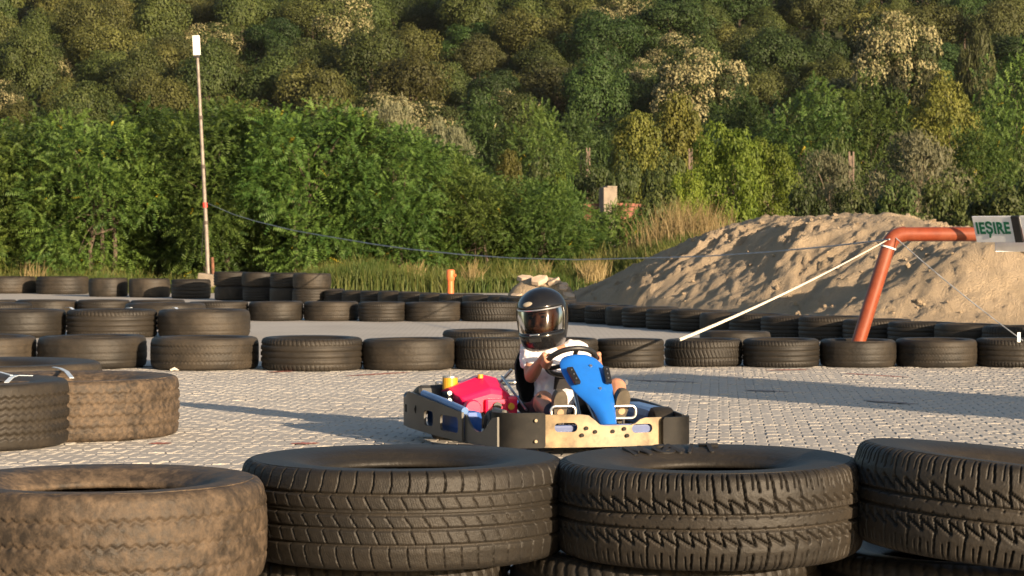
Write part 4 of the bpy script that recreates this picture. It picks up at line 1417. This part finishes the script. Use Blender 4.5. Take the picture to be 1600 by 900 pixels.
# timber booth added out of view to throw the long shadow over the paving
M['timber'] = simple('timber', (0.30, 0.20, 0.11), 0.8, var=.3, scale=4)
bo = empty('shadow_caster_booth', (7.65, 7.35, 0), math.radians(39))
MB().box((0, 0, 1.12), (1.45, 1.1, 2.24)).build('wall', M['timber'], bo)
MB().box((0, 0, 2.29), (1.6, 1.4, .08)).build('roof', M['galv'], bo)
MB().box((0, -.56, .95), (.7, .03, 1.7)).build('door', M['timber'], bo)
tag(bo, 'small timber booth added out of view to cast the shadow band on the paving', 'booth')
# ------------------------------------------------------------------ kart
TH = math.radians(16)
KF = Vector((0.39, 10.3, 0))
kart = empty('go_kart', KF, math.pi + TH)
tag(kart, 'go-kart with blue front panel, red engine cover and tan bumper', 'go-kart')
M['plate'] = simple('scuffed_bumper_plastic', (0.29, 0.21, 0.115), 0.36, var=.30, scale=9, dirt=(0.045, .035, .025), dirt_amt=.9, dscale=13)
M['plate_grey'] = simple('scuffed_side_plastic', (0.060, 0.055, 0.047), 0.42, var=.25, scale=5, dirt=(0.04, .035, .03), dirt_amt=.5, dscale=20)
M['pad'] = simple('black_scuffed_pad', (0.009, 0.0085, 0.008), 0.6, spec=.2, var=.4, scale=8, dirt=(0.035, .03, .024), dirt_amt=.3, dscale=30)
M['blue'] = simple('blue_gloss', (0.016, 0.15, 0.58), 0.22, var=.08, scale=3, dirt=(0.02, .09, .30), dirt_amt=.4, dscale=14)
M['blue_dk'] = simple('blue_paint', (0.014, 0.05, 0.20), 0.35, var=.15)
M['blue_lt'] = simple('faded_blue_plastic', (0.10, 0.20, 0.42), 0.45, var=.15)
M['blue_mid'] = simple('blue_tank_plastic', (0.012, 0.075, 0.30), 0.4, var=.15)
M['redc'] = simple('red_engine_plastic', (0.70, 0.010, 0.075), 0.28, var=.08, scale=3)
M['steel'] = simple('bare_steel', (0.62, 0.60, 0.57), 0.30, .9, var=.1)
M['yellow'] = simple('yellow_plastic', (0.62, 0.30, 0.02), 0.4, var=.1)
M['seat'] = simple('seat_black', (0.012, 0.012, 0.013), 0.6, var=.2)


def cr_path(pts, n=10):
    P = [Vector((p[0], p[1], 0)) for p in pts]
    P = [P[0] * 2 - P[1]] + P + [P[-1] * 2 - P[-2]]
    out = []
    for i in range(1, len(P) - 2):
        for k in range(n):
            t = k / n
            a, b_, c, d = P[i - 1], P[i], P[i + 1], P[i + 2]
            out.append(.5 * ((2 * b_) + (c - a) * t + (2 * a - 5 * b_ + 4 * c - d) * t * t + (3 * b_ - a - 3 * c + d) * t ** 3))
    out.append(P[-2])
    return out


def rrect(u0, u1, z0, z1, r, n=6):
    c = []
    for cx, cz, a0 in ((u1 - r, z1 - r, 0), (u0 + r, z1 - r, 90), (u0 + r, z0 + r, 180), (u1 - r, z0 + r, 270)):
        for i in range(n + 1):
            a = math.radians(a0 + 90 * i / n); c.append((cx + r * math.cos(a), cz + r * math.sin(a)))
    return c


def plate(name, path, outer, holes, thick, mat, parent, step=.02):
    """outline (u,z) with holes bent along a ground-plan path, given thickness"""
    bm = bmesh.new()
    ed = []
    for lp_ in [outer] + holes:
        vs = [bm.verts.new((u, 0, z)) for u, z in lp_]
        for i in range(len(vs)): ed.append(bm.edges.new((vs[i], vs[(i + 1) % len(vs)])))
    bmesh.ops.triangle_fill(bm, use_beauty=True, use_dissolve=False, edges=ed, normal=(0, -1, 0))
    us = [u for u, z in outer]
    u = min(us) + step
    while u < max(us) - 1e-4:
        bmesh.ops.bisect_plane(bm, geom=bm.verts[:] + bm.edges[:] + bm.faces[:], plane_co=(u, 0, 0), plane_no=(1, 0, 0), dist=1e-6)
        u += step
    pts = cr_path(path)
    s = np.r_[0, np.cumsum([(b_ - a).length for a, b_ in zip(pts[:-1], pts[1:])])]
    px_, py_ = [p.x for p in pts], [p.y for p in pts]
    for v in bm.verts:
        uu = v.co.x
        v.co = Vector((np.interp(uu, s, px_), np.interp(uu, s, py_), v.co.z))
    bmesh.ops.recalc_face_normals(bm, faces=bm.faces)
    bmesh.ops.solidify(bm, geom=bm.faces[:], thickness=thick)
    bmesh.ops.recalc_face_normals(bm, faces=bm.faces)
    me = bpy.data.meshes.new(name); bm.to_mesh(me); bm.free()
    o = link(name, me, mat, parent, True)
    me.set_sharp_from_angle(angle=math.radians(35))
    return o


# front plate, u runs from the kart's left (r=-.28) to its right (r=.26)
fp = [(-.28, -.012), (-.14, .008), (0, .014), (.13, .008), (.26, -.012)]
L = .541
u_of = lambda r: r + .28
out = [(0, .045), (L, .045), (L, .188), (u_of(.10), .188), (u_of(.065), .183), (u_of(.035), .160), (u_of(.015), .142), (u_of(-.01), .137), (u_of(-.13), .137), (u_of(-.15), .142), (u_of(-.175), .160), (u_of(-.20), .167), (0, .167)]
fb = plate('front_bumper', fp, out, [rrect(u_of(.115), u_of(.215), .112, .152, .019), rrect(u_of(-.235), u_of(-.135), .102, .140, .018)], .012, M['plate'], kart)
for r, z in ((.075, .128), (.095, .098), (.035, .112), (-.045, .112), (-.098, .122), (-.112, .092)):
    MB().tube([(r, .004, z), (r, .022, z)], .0085, 12).build('bolt', M['pad'], fb)
# corner pads
plate('corner_pad', [(.255, .0), (.36, -.008), (.42, -.03), (.455, -.08), (.46, -.14)], rrect(0, .29, .045, .197, .012), [], .02, M['pad'], kart)
plate('corner_pad', [(-.275, .0), (-.35, -.01), (-.40, -.045), (-.415, -.11)], rrect(0, .20, .045, .168, .016), [], .02, M['pad'], kart)
for z in (.075, .165): MB().tube([(.30, -.0, z), (.30, .010, z)], .007, 10).build('pad_bolt', M['plate'], kart)
# side panel of the near side: front part with scoop, rear part with slots
out = [(0, .045), (.40, .042), (.40, .165), (.375, .160), (.345, .135), (.30, .110), (.24, .098), (.18, .102), (.13, .122), (.09, .150), (.06, .17), (0, .178)]
plate('side_panel', [(.455, -.06), (.472, -.20), (.488, -.36), (.497, -.46)], out, [], .010, M['plate_grey'], kart)
MB().box((.40, -.22, .145), (.03, .17, .12)).build('panel_bracket', M['plate_grey'], kart, bevel=.02)
out = [(0, .040), (.30, .046), (.78, .062), (.95, .075), (.95, .205), (.86, .215), (.80, .20), (.755, .196), (.72, .205), (.68, .228), (.60, .225), (.3, .200), (0, .172)]
sp = plate('side_pod', [(.50, -.45), (.535, -.70), (.575, -1.0), (.585, -1.16), (.565, -1.28), (.48, -1.345), (.36, -1.36)], out,
           [rrect(.045, .255, .075, .148, .02), rrect(.345, .455, .085, .155, .02), rrect(.70, .742, .128, .165, .008)], .011, M['plate_grey'], kart)
MB().box((.455, -.80, .115), (.10, .50, .11), Matrix.Rotation(.10, 3, 'Z')).build('fuel_tank', M['blue_mid'], sp, bevel=.03)
tp = cr_path([(.49, -.47), (.52, -.70), (.555, -.98)])
MB().tube([(p.x, p.y, .178 + .05 * i / len(tp)) for i, p in enumerate(tp)], .017, 10).build('pod_rail', M['blue_lt'], sp, smooth=True)
# rear bumper and far side pod
rp_ = cr_path([(.40, -1.36), (.2, -1.39), (-.2, -1.39), (-.45, -1.35), (-.54, -1.25)])
MB().tube([(p.x, p.y, .16) for p in rp_], .022, 12).build('rear_bumper', M['blue_dk'], kart, smooth=True)
MB().tube([(p.x, p.y, .245) for p in rp_], .014, 12).build('rear_rail', M['steel'], kart, smooth=True)
MB().box((-.46, -.74, .125), (.13, .52, .09), Matrix.Rotation(-.06, 3, 'Z')).build('far_side_pod', M['blue_lt'], kart, bevel=.035)
plate('far_side_panel', [(-.42, -.10), (-.46, -.35), (-.53, -.75), (-.57, -1.15), (-.54, -1.28)], rrect(0, 1.2, .045, .17, .02), [], .01, M['plate_grey'], kart)
# frame and floor
MB().box((-.02, -.34, .062), (.46, .62, .008)).build('floor_tray', M['blue_dk'], kart)
MB().box((-.02, -.035, .115), (.50, .03, .05)).build('front_rail', M['blue_dk'], kart, bevel=.01)
for s in (-1, 1):
    MB().tube([(s * .20, -.04, .075), (s * .20, -.35, .07), (s * .26, -.70, .07), (s * .26, -1.34, .075)], .014, 10).build('frame_tube', M['blue_dk'], kart, smooth=True)
for f in (-.38, -.95, -1.30): MB().tube([(-.26, f, .07), (.26, f, .07)], .013, 10).build('cross_tube', M['blue_dk'], kart, smooth=True)
MB().tube([(-.42, -1.10, .11), (.42, -1.10, .11)], .014, 12).build('rear_axle', M['steel'], kart, smooth=True)
# wheels
def wheel(r, f, rad, w, yaw=0.0):
    e = empty('wheel', (r, f, rad)); e.parent = kart
    e.rotation_euler = (0, 0, yaw)
    My = Matrix.Rotation(math.radians(90), 4, 'Y')
    MB().lathe([(rad * .52, -w * .42), (rad * .8, -w * .5), (rad * .95, -w * .44), (rad, -w * .3), (rad, w * .3), (rad * .95, w * .44), (rad * .8, w * .5), (rad * .52, w * .42)], 36, My).build('tyre', M['rubber'], e, smooth=True)
    MB().lathe([(0.0, -w * .12), (rad * .2, -w * .15), (rad * .46, -w * .2), (rad * .55, -w * .43), (rad * .55, w * .43), (rad * .46, w * .2), (rad * .2, w * .15), (0.0, w * .12)], 30, My).build('rim', M['steel'], e, smooth=True)


wheel(.37, -.36, .094, .10, -.1); wheel(-.40, -.35, .094, .10, -.1)
wheel(.41, -1.10, .108, .15); wheel(-.41, -1.10, .108, .15)
# engine beside the seat
en = empty('engine', (.31, -.90, 0)); en.parent = kart
MB().box((0, 0, .13), (.20, .24, .12)).build('block', M['black'], en, bevel=.02)
# cover: lofted sections along local y (front to back) with a raised crest
sec = []
for (y_, w, zt, zb, sk) in ((.135, .085, .225, .150, -.015), (.12, .112, .262, .145, -.012), (.075, .122, .283, .145, -.005), (.01, .128, .318, .145, .0), (-.05, .125, .310, .15, .015), (-.10, .108, .282, .165, .03), (-.135, .075, .255, .19, .04)):
    sec.append([(-w + sk, y_, zb), (-w * 1.06 + sk, y_, zb + (zt - zb) * .55), (-w * .66 + sk, y_, zb + (zt - zb) * .90), (-w * .10 + sk, y_, zt), (w * .55 + sk, y_, zb + (zt - zb) * .80), (w * 1.18 + sk, y_, zb + (zt - zb) * .62), (w * .9 + sk, y_, zb)])
V = [p for s in sec for p in s]; F = []
for i in range(len(sec) - 1):
    for k in range(6): F.append((i * 7 + k, i * 7 + k + 1, (i + 1) * 7 + k + 1, (i + 1) * 7 + k))
F += [tuple(range(7)), tuple(reversed(range(42, 49)))]
o = MB().add(V, F).build('cover', M['redc'], en)
for y_ in (.02, -.02, -.06): MB().box((-.128 + (.02 - y_) * .1, y_, .215), (.012, .016, .06)).build('cooling_slot', M['black'], o)
bv = o.modifiers.new('s', 'BEVEL'); bv.width = .008; bv.segments = 2; bv.limit_method = 'ANGLE'
MB().box((-.045, .135, .175), (.11, .05, .07)).build('starter_housing', M['redc'], en, bevel=.012)
MB().box((-.125, .10, .17), (.05, .09, .10)).build('side_shroud', M['redc'], en, bevel=.012)
MB().lathe([(.0, .0), (.035, .0), (.04, -.01), (.04, -.05), (0, -.05)], 20, Matrix.Translation((.075, .19, .17)) @ Matrix.Rotation(math.radians(-90), 4, 'X')).build('recoil_starter', M['redc'], en, smooth=True)
MB().tube([(-.045, .162, .178), (-.045, .172, .178)], .02, 14).build('vent_hole', M['black'], en)
MB().tube([(-.112, .15, .175), (-.112, .165, .175)], .016, 14).build('yellow_cap', M['yellow'], en)
MB().tube([(.0, .03, .300), (.0, .03, .318)], .013, 12).build('filler_cap', M['yellow'], en)
af = MB().tube([(.125, -.05, .245), (.125, -.05, .30)], .036, 20).build('air_filter', M['yellow'], en)
MB().tube([(.125, -.05, .30), (.125, -.05, .308)], .036, 20).build('filter_lid', M['steel'], af)
MB().tube([(.125, -.05, .308), (.125, -.05, .330)], .005, 8).build('wing_bolt', M['steel'], af)
MB().box((.13, -.02, .19), (.06, .12, .10)).build('carburettor', M['black'], en, bevel=.01)
MB().box((.16, -.20, .20), (.20, .16, .09), Matrix.Rotation(.3, 3, 'X')).build('chain_guard', M['black'], en, bevel=.02)
MB().tube([(.10, -.26, .17), (.22, -.22, .16), (.25, -.10, .15)], .035, 12).build('exhaust', M['pad'], en, smooth=True)
for z in (.20, .235): MB().tube([(.155, .045, z), (.155, .06, z)], .010, 10).build('brass_screw', M['steel'], en)
# seat
P = np.zeros((15, 13, 3))
prof_ = [(-.50, .14), (-.56, .115), (-.64, .095), (-.72, .085), (-.80, .085), (-.87, .10), (-.92, .14), (-.95, .19), (-.975, .25), (-.995, .31), (-1.01, .36), (-1.02, .40), (-1.03, .43), (-1.035, .445), (-1.04, .45)]
for i, (f, z) in enumerate(prof_):
    for j in range(13):
        t = j / 6 - 1
        w = .165 if i < 11 else .165 - (i - 10) * .018
        side = abs(t) ** 3
        lift = .11 if i < 5 else .06
        P[i, j] = (-.03 + t * w, f + (side * .13 if i > 5 else side * .02), z + (side * lift if i < 8 else side * .0))
so = link('seat', grid_mesh('seat', P), M['seat'], kart, True)
sm = so.modifiers.new('t', 'SOLIDIFY'); sm.thickness = .008
MB().tube([(.12, -1.0, .33), (.30, -1.10, .11)], .008, 8).build('seat_stay', M['steel'], kart)
MB().tube([(.135, -.70, .16), (.17, -1.0, .30)], .006, 8).build('seat_stay', M['steel'], kart)
# steering
SWc = Vector((-.044, -.585, .385)); n_ = Vector((0, -.58, .815)).normalized(); up_ = Vector((0, .815, .58)).normalized(); ex = Vector((1, 0, 0))
SWR, RIM = .115, .0125
sw = empty('steering_wheel', SWc); sw.parent = kart
MB().tube([ex * SWR * math.cos(a) + up_ * SWR * math.sin(a) for a in np.linspace(0, 2 * math.pi, 49)], RIM, 12, False).build('rim', M['black'], sw, smooth=True)
MB().tube([-n_ * .03, n_ * .006], .032, 20).build('hub', M['black'], sw)
for a in (90, 210, 330):
    a = math.radians(a); MB().tube([-n_ * .012, (ex * math.cos(a) + up_ * math.sin(a)) * SWR], .011, 8).build('spoke', M['black'], sw)
MB().tube([SWc - n_ * .03, Vector((-.06, -.20, .10))], .010, 10).build('steering_column', M['steel'], kart, smooth=True)
for s in (-.05, .05): MB().tube([(-.06 + s, -.47, .32), (-.06 + s * 1.4, -.22, .075)], .008, 8).build('column_support', M['steel'], kart, smooth=True)
# front panel: rows from bottom to top (f, z, half width, centre r)
rows = [(-.085, .088, .034, -.078), (-.10, .12, .036, -.078), (-.125, .16, .040, -.076), (-.165, .205, .052, -.074), (-.21, .245, .072, -.064), (-.25, .275, .092, -.056), (-.30, .315, .104, -.050), (-.345, .350, .108, -.046), (-.385, .380, .105, -.042), (-.415, .403, .095, -.040), (-.435, .418, .078, -.038), (-.452, .424, .055, -.038)]
P = np.zeros((len(rows), 15, 3))
for i, (f, z, w, rc) in enumerate(rows):
    for j in range(15):
        t = j / 7 - 1
        P[i, j] = (rc + t * w, f - .030 * abs(t) ** 2.6 - .0, z - .012 * abs(t) ** 3)
pn = link('front_panel', grid_mesh('front_panel', P), M['blue'], kart, True)
sm = pn.modifiers.new('t', 'SOLIDIFY'); sm.thickness = .008; sm.offset = 0
ss = pn.modifiers.new('u', 'SUBSURF'); ss.levels = 1; ss.render_levels = 2
tl_ = (Vector((0, -.385, .380)) - Vector((0, -.25, .275))).normalized()
nf = Vector((0, tl_.z, -tl_.y))
if nf.y < 0: nf = -nf
for s, c in ((1, .030), (-1, -.128)):
    base = Vector((c, -.318, .328)) + nf * .012
    rot_ = Matrix((ex, nf, tl_)).transposed() @ Matrix.Rotation(.12 * s, 3, 'Y')
    pd = MB().box(base, (.030, .018, .105), rot_).build('rubber_pad', M['black'], pn, bevel=.005)
    for q in (-.03, 0, .03): MB().tube([base + rot_ @ Vector((0, .008, q)), base + rot_ @ Vector((0, .0125, q))], .0035, 8).build('rivet', M['steel'], pd)
for r, f, z in ((-.075, -.252, .277), (-.07, -.375, .372), (-.078, -.10, .118)):
    c = Vector((r, f, z)) + nf * .004; MB().tube([c, c + nf * .006], .007, 10).build('bolt', M['steel'], pn)
MB().box((-.078, -.07, .10), (.02, .02, .06)).build('panel_bracket', M['steel'], kart)
# pedals: bent wire loops
for r, f in ((.094, -.262), (-.168, -.198)):
    z0, z1, w = .152, .205, .056
    lp_ = []
    for (u, z) in rrect(-w, w, z0, z1, .02, 4): lp_.append((r + u, f, z))
    lp_.append(lp_[0])
    pe = MB().tube(lp_, .0065, 8, False).build('pedal', M['steel'], kart, smooth=True)
    MB().tube([(r, f, z0), (r, f - .02, .07)], .006, 8).build('pedal_arm', M['steel'], pe)

# ------------------------------------------------------------------ driver
SK = simple('skin', (0.42, 0.20, 0.125), 0.5, var=.08, scale=5)
M['shirt'] = simple('white_shirt', (0.74, 0.70, 0.72), 0.8, var=.06, scale=14, bmp=.5)
M['shorts'] = simple('black_shorts', (0.014, 0.013, 0.016), 0.85, var=.3)
M['sole'] = simple('shoe_sole', (0.085, 0.07, 0.05), 0.7, var=.25, scale=20)
M['soledot'] = simple('sole_patch', (0.50, 0.33, 0.20), 0.7)
M['sock'] = simple('dark_sock', (0.02, 0.018, 0.03), 0.9)


def remesh_obj(name, mb, mat, parent, vox, smooth=4):
    me = mesh(name, mb.V, mb.F)
    o = link(name, me, None, parent)
    r = o.modifiers.new('r', 'REMESH'); r.mode = 'VOXEL'; r.voxel_size = vox; r.use_smooth_shade = True
    s = o.modifiers.new('s', 'SMOOTH'); s.factor = .5; s.iterations = smooth
    dg = bpy.context.evaluated_depsgraph_get()
    me2 = bpy.data.meshes.new_from_object(o.evaluated_get(dg))
    o.modifiers.clear()
    o.data = me2
    me2.materials.clear(); me2.materials.append(mat)
    return o


drv = empty('person', KF, math.pi + TH)
tag(drv, 'child driver in white shirt and black full-face helmet steering the kart', 'person')
V_ = Vector
shR, shL = V_((.072, -.865, .428)), V_((-.160, -.86, .420))
elR, elL = V_((.100, -.745, .312)), V_((-.215, -.73, .315))
Hc = V_((.010, -.862, .582))
rimpt = lambda a: SWc + (ex * math.cos(a) + up_ * math.sin(a)) * SWR
bd_ = MB()
bd_.ball((-.045, -.80, .145), (.105, .085, .075))
bd_.capsule((-.045, -.82, .18), (-.045, -.868, .36), .085, .092)
bd_.ball((-.045, -.868, .375), (.118, .075, .085))
bd_.capsule(shR, (-.045, -.87, .415), .042, .05); bd_.capsule(shL, (-.045, -.87, .415), .042, .05)
bd_.capsule((-.03, -.872, .43), (.0, -.868, .52), .038, .038)
# head: gaze direction
gz = math.radians(-34)     # about z: towards the kart's right
Rh = Matrix.Rotation(gz, 3, 'Z') @ Matrix.Rotation(math.radians(-7), 3, 'X') @ Matrix.Rotation(math.radians(5), 3, 'Y')
hp = lambda x, y, z: Hc + Rh @ V_((x, y, z))
bd_.ball(hp(0, -.005, .01), (.074, .088, .095), rot=Rh)
bd_.ball(hp(0, .03, -.05), (.052, .050, .050), rot=Rh)
bd_.capsule(hp(0, .084, .012), hp(0, .098, -.018), .009, .013)
for s in (-1, 1):
    bd_.ball(hp(s * .035, .058, -.022), .030)
    bd_.ball(hp(s * .076, -.008, -.005), (.012, .02, .028), rot=Rh)
bd_.capsule(hp(-.018, .083, -.045), hp(.018, .083, -.045), .008, .008)
for sh_, el_, al in ((shR, elR, math.radians(2)), (shL, elL, math.radians(178))):
    rp = rimpt(al)
    e_ = (rp - SWc).normalized()
    tg = n_.cross(e_).normalized()
    palm = rp + (e_ * math.cos(.95) + n_ * math.sin(.95)) * .029
    wr = palm.lerp(el_, .30)
    bd_.capsule(sh_, el_, .038, .031)
    bd_.capsule(el_, el_.lerp(wr, .4), .031, .031)
    bd_.capsule(el_.lerp(wr, .4), wr, .031, .021)
    bd_.capsule(wr, palm, .020, .017)
    bd_.capsule(palm - tg * .021, palm + tg * .021, .0135, .0135)
    for k, ln in enumerate((.86, 1.0, .95, .78)):
        o_ = tg * (k - 1.5) * .0155
        prev = palm + o_
        for q in range(1, 6):
            be = math.radians(55 - 46 * q * ln)
            cur = rp + o_ + (e_ * math.cos(be) + n_ * math.sin(be)) * (RIM + .0075)
            bd_.capsule(prev, cur, .0078, .0072, 8, 3)
            prev = cur
    th_s = 1 if e_.x > 0 else -1
    prev = palm + tg * .018 * (1 if up_.dot(tg) > 0 else -1)
    for q in range(1, 4):
        be = math.radians(70 + 28 * q)
        cur = rp + tg * (.022 + .004 * q) * (1 if up_.dot(tg) > 0 else -1) + (e_ * math.cos(be) + n_ * math.sin(be)) * (RIM + .008)
        bd_.capsule(prev, cur, .009, .008, 8, 3); prev = cur
LEG = []
for hip, kn, an in ((V_((.03, -.78, .13)), V_((.105, -.53, .215)), V_((.095, -.345, .150))), (V_((-.115, -.78, .13)), V_((-.225, -.47, .270)), V_((-.168, -.285, .155)))):
    bd_.capsule(hip, kn, .062, .046); bd_.capsule(kn, kn.lerp(an, .35), .043, .043); bd_.capsule(kn.lerp(an, .35), an, .043, .029)
    LEG.append((hip, kn, an))
body = remesh_obj('body', bd_, SK, drv, .0042, 3)
# shirt: torso and short sleeves
s_ = MB()
s_.capsule((-.045, -.80, .165), (-.045, -.868, .36), .098, .102)
s_.ball((-.045, -.868, .375), (.130, .086, .082))
s_.capsule(shR, (-.045, -.87, .405), .050, .055); s_.capsule(shL, (-.045, -.87, .405), .050, .055)
s_.capsule(shR, shR.lerp(elR, .48), .050, .049); s_.capsule(shL, shL.lerp(elL, .48), .050, .049)
s_.capsule((-.02, -.74, .185), (-.06, -.735, .185), .07, .07)
shirt = remesh_obj('shirt', s_, M['shirt'], drv, .006, 4)
ttx = bpy.data.textures.new('folds', 'CLOUDS'); ttx.noise_scale = .06
dm = shirt.modifiers.new('d', 'DISPLACE'); dm.texture = ttx; dm.strength = .035; dm.mid_level = .5
# dark print on the shirt front and shorts
MB().box((-.06, -.725, .275), (.11, .02, .075), Matrix.Rotation(-.3, 3, 'X')).build('chest_print', M['shorts'], drv, bevel=.02)
s_ = MB()
s_.ball((-.045, -.785, .135), (.115, .09, .078))
for hip, kn, an in LEG: s_.capsule(hip, hip.lerp(kn, .62), .070, .064)
remesh_obj('shorts', s_, M['shorts'], drv, .007, 4)
for hip, kn, an in LEG:
    s_ = MB(); s_.capsule(kn.lerp(an, .62), an, .040, .034); remesh_obj('sock', s_, M['sock'], drv, .006, 2)
for (hip, kn, an), tilt in zip(LEG, (.1, -.12)):
    # shoe: sole plane faces forward and down, toes up
    ax_ = V_((math.sin(tilt) * .5, .30, .95)).normalized()
    nn = V_((0, .95, -.30)); nn = (nn - ax_ * nn.dot(ax_)).normalized()
    sd = ax_.cross(nn)
    heel = an + nn * .012 - ax_ * .015
    n = 24
    outl_ = []
    for k in range(n):
        a = 2 * math.pi * k / n
        t = -math.cos(a)             # -1 heel .. 1 toe
        w = .040 * (.80 + .20 * t) * abs(math.sin(a)) ** .75
        outl_.append((math.copysign(w, math.sin(a)), .075 + t * .080))
    V = []
    for dep, sc in ((.030, .98), (.018, 1.0), (-.012, .96), (-.045, .62)):
        for u, v in outl_: V.append(heel + sd * u * sc + ax_ * (.075 + (v - .075) * sc) + nn * dep)
    F = [tuple(range(n)), tuple(reversed(range(3 * n, 4 * n)))]
    for i in range(3):
        for k in range(n): F.append((i * n + k, (i + 1) * n + k, (i + 1) * n + (k + 1) % n, i * n + (k + 1) % n))
    sh = MB().add(V, F).build('shoe', M['sole'], drv)
    MB().tube([heel + ax_ * .055 + nn * .029, heel + ax_ * .055 + nn * .0325], .016, 16).build('sole_patch', M['soledot'], sh)
# helmet
M['helmet'] = simple('black_helmet', (0.010, 0.010, 0.011), 0.16, var=.2)
M['lining'] = simple('helmet_lining', (0.01, 0.01, 0.01), 0.9)
zs = [-.135, -.115, -.085, -.058, -.05, -.03, -.005, .02, .040, .050, .070, .090, .105, .117, .126, .130]
Wz = np.interp(zs, [-.135, -.10, -.04, .02, .06, .09, .11, .122, .128, .1301], [.080, .096, .107, .111, .105, .088, .066, .044, .022, .001])
Lz = np.interp(zs, [-.135, -.10, -.04, .02, .06, .09, .11, .122, .128, .1301], [.102, .126, .134, .130, .122, .103, .078, .052, .026, .001])
Cz = np.interp(zs, [-.135, -.06, .02, .13], [.022, .014, .0, -.006])
NA = 60


def hring(i, off=0.0, azs=None):
    out = []
    for a in azs:
        x, y = math.sin(a), math.cos(a)
        lw = Lz[i] if y > 0 else Lz[i] * .94
        out.append(hp((Wz[i] + off) * x, (lw + off) * y + Cz[i], zs[i]))
    return out


hel = empty('helmet', Hc); hel.parent = drv
azs = np.linspace(-math.pi, math.pi, NA, endpoint=False)
V, F = [], []
for i in range(len(zs)): V += [v - Hc for v in hring(i, 0, azs)]
for i in range(len(zs) - 1):
    for k in range(NA):
        a = azs[k] + math.pi / NA
        if abs(a) < math.radians(76) and 3 <= i <= 8: continue
        F.append((i * NA + k, i * NA + (k + 1) % NA, (i + 1) * NA + (k + 1) % NA, (i + 1) * NA + k))
sh = MB().add(V, F).build('shell', M['helmet'], hel, smooth=True)
sm = sh.modifiers.new('t', 'SOLIDIFY'); sm.thickness = .012; sm.offset = -1
sb = sh.modifiers.new('u', 'SUBSURF'); sb.levels = 1; sb.render_levels = 1
# visor
m, nt, b = new_mat('visor')
b.inputs['Base Color'].default_value = (.02, .02, .02, 1); b.inputs['Roughness'].default_value = .06
tr = N(nt, 'ShaderNodeBsdfTransparent'); tr.inputs[0].default_value = (.24, .215, .20, 1)
gl = N(nt, 'ShaderNodeBsdfGlossy'); gl.inputs['Roughness'].default_value = .10
fr = N(nt, 'ShaderNodeFresnel'); fr.inputs[0].default_value = 1.30
mx = N(nt, 'ShaderNodeMixShader')
nt.links.new(fr.outputs[0], mx.inputs[0]); nt.links.new(tr.outputs[0], mx.inputs[1]); nt.links.new(gl.outputs[0], mx.inputs[2])
nt.links.new(mx.outputs[0], nt.nodes['Material Output'].inputs['Surface'])
va = np.linspace(math.radians(-84), math.radians(84), 41)
V, F = [], []
ii = [3, 4, 5, 6, 7, 8, 9]
for i in ii: V += [v - Hc for v in hring(i, .004, va)]
for i in range(len(ii) - 1):
    for k in range(40): F.append((i * 41 + k, i * 41 + k + 1, (i + 1) * 41 + k + 1, (i + 1) * 41 + k))
MB().add(V, F).build('visor', m, hel, smooth=True)
for i in (3, 9):
    MB().tube([v - Hc for v in hring(i, .003, va)], .0042, 8).build('visor_trim', M['helmet'] if i == 3 else M['steel'], hel, smooth=True)
for s in (-1, 1):
    c = hp(s * .112, -.005, .005) - Hc; q = Rh @ V_((s, 0, 0)); MB().tube([c - q * .004, c + q * .008], .020, 20).build('visor_pivot', M['helmet'], hel)
M['ventgrey'] = simple('vent_silver', (0.42, 0.36, 0.27), 0.4, .3)
c = hp(.022, .112, .078) - Hc
MB().ball(c, (.030, .010, .014), rot=Rh @ Matrix.Rotation(.45, 3, 'X')).build('forehead_vent', M['ventgrey'], hel, smooth=True)
c = hp(0, .150, -.085) - Hc
MB().box(c, (.06, .012, .02), Rh).build('chin_vent', M['lining'], hel, bevel=.004)
MB().capsule(hp(.02, .149, -.062) - Hc, hp(-.02, .149, -.062) - Hc, .005, .005).build('chin_latch', M['steel'], hel, smooth=True)
M['eye'] = simple('eye_dark', (.02, .012, .01), .3)
M['lip'] = simple('lip', (.30, .09, .07), .5)
for s in (-1, 1):
    MB().ball(hp(s * .030, .078, .012), (.011, .006, .006), rot=Rh).build('eye', M['eye'], drv)
    MB().capsule(hp(s * .018, .083, .028), hp(s * .042, .075, .028), .003, .003, 8, 3).build('eyebrow', M['eye'], drv)
MB().capsule(hp(-.014, .090, -.045), hp(.014, .090, -.045), .0035, .0035, 8, 3).build('lips', M['lip'], drv)

# ------------------------------------------------------------------ air
mh = bpy.data.materials.new('haze_air'); mh.use_nodes = True
nt = mh.node_tree; nt.nodes.remove(nt.nodes['Principled BSDF'])
pv = nt.nodes.new('ShaderNodeVolumePrincipled')
pv.inputs['Color'].default_value = (.93, .95, 1.0, 1)
pv.inputs['Density'].default_value = .00004
pv.inputs['Anisotropy'].default_value = .2
nt.links.new(pv.outputs[0], nt.nodes['Material Output'].inputs['Volume'])
hb = MB().box((0, 568, 59), (1010, 1275, 130)).build('haze', mh)
tag(hb, 'thin evening haze in the air over the whole place', 'haze', kind='stuff')
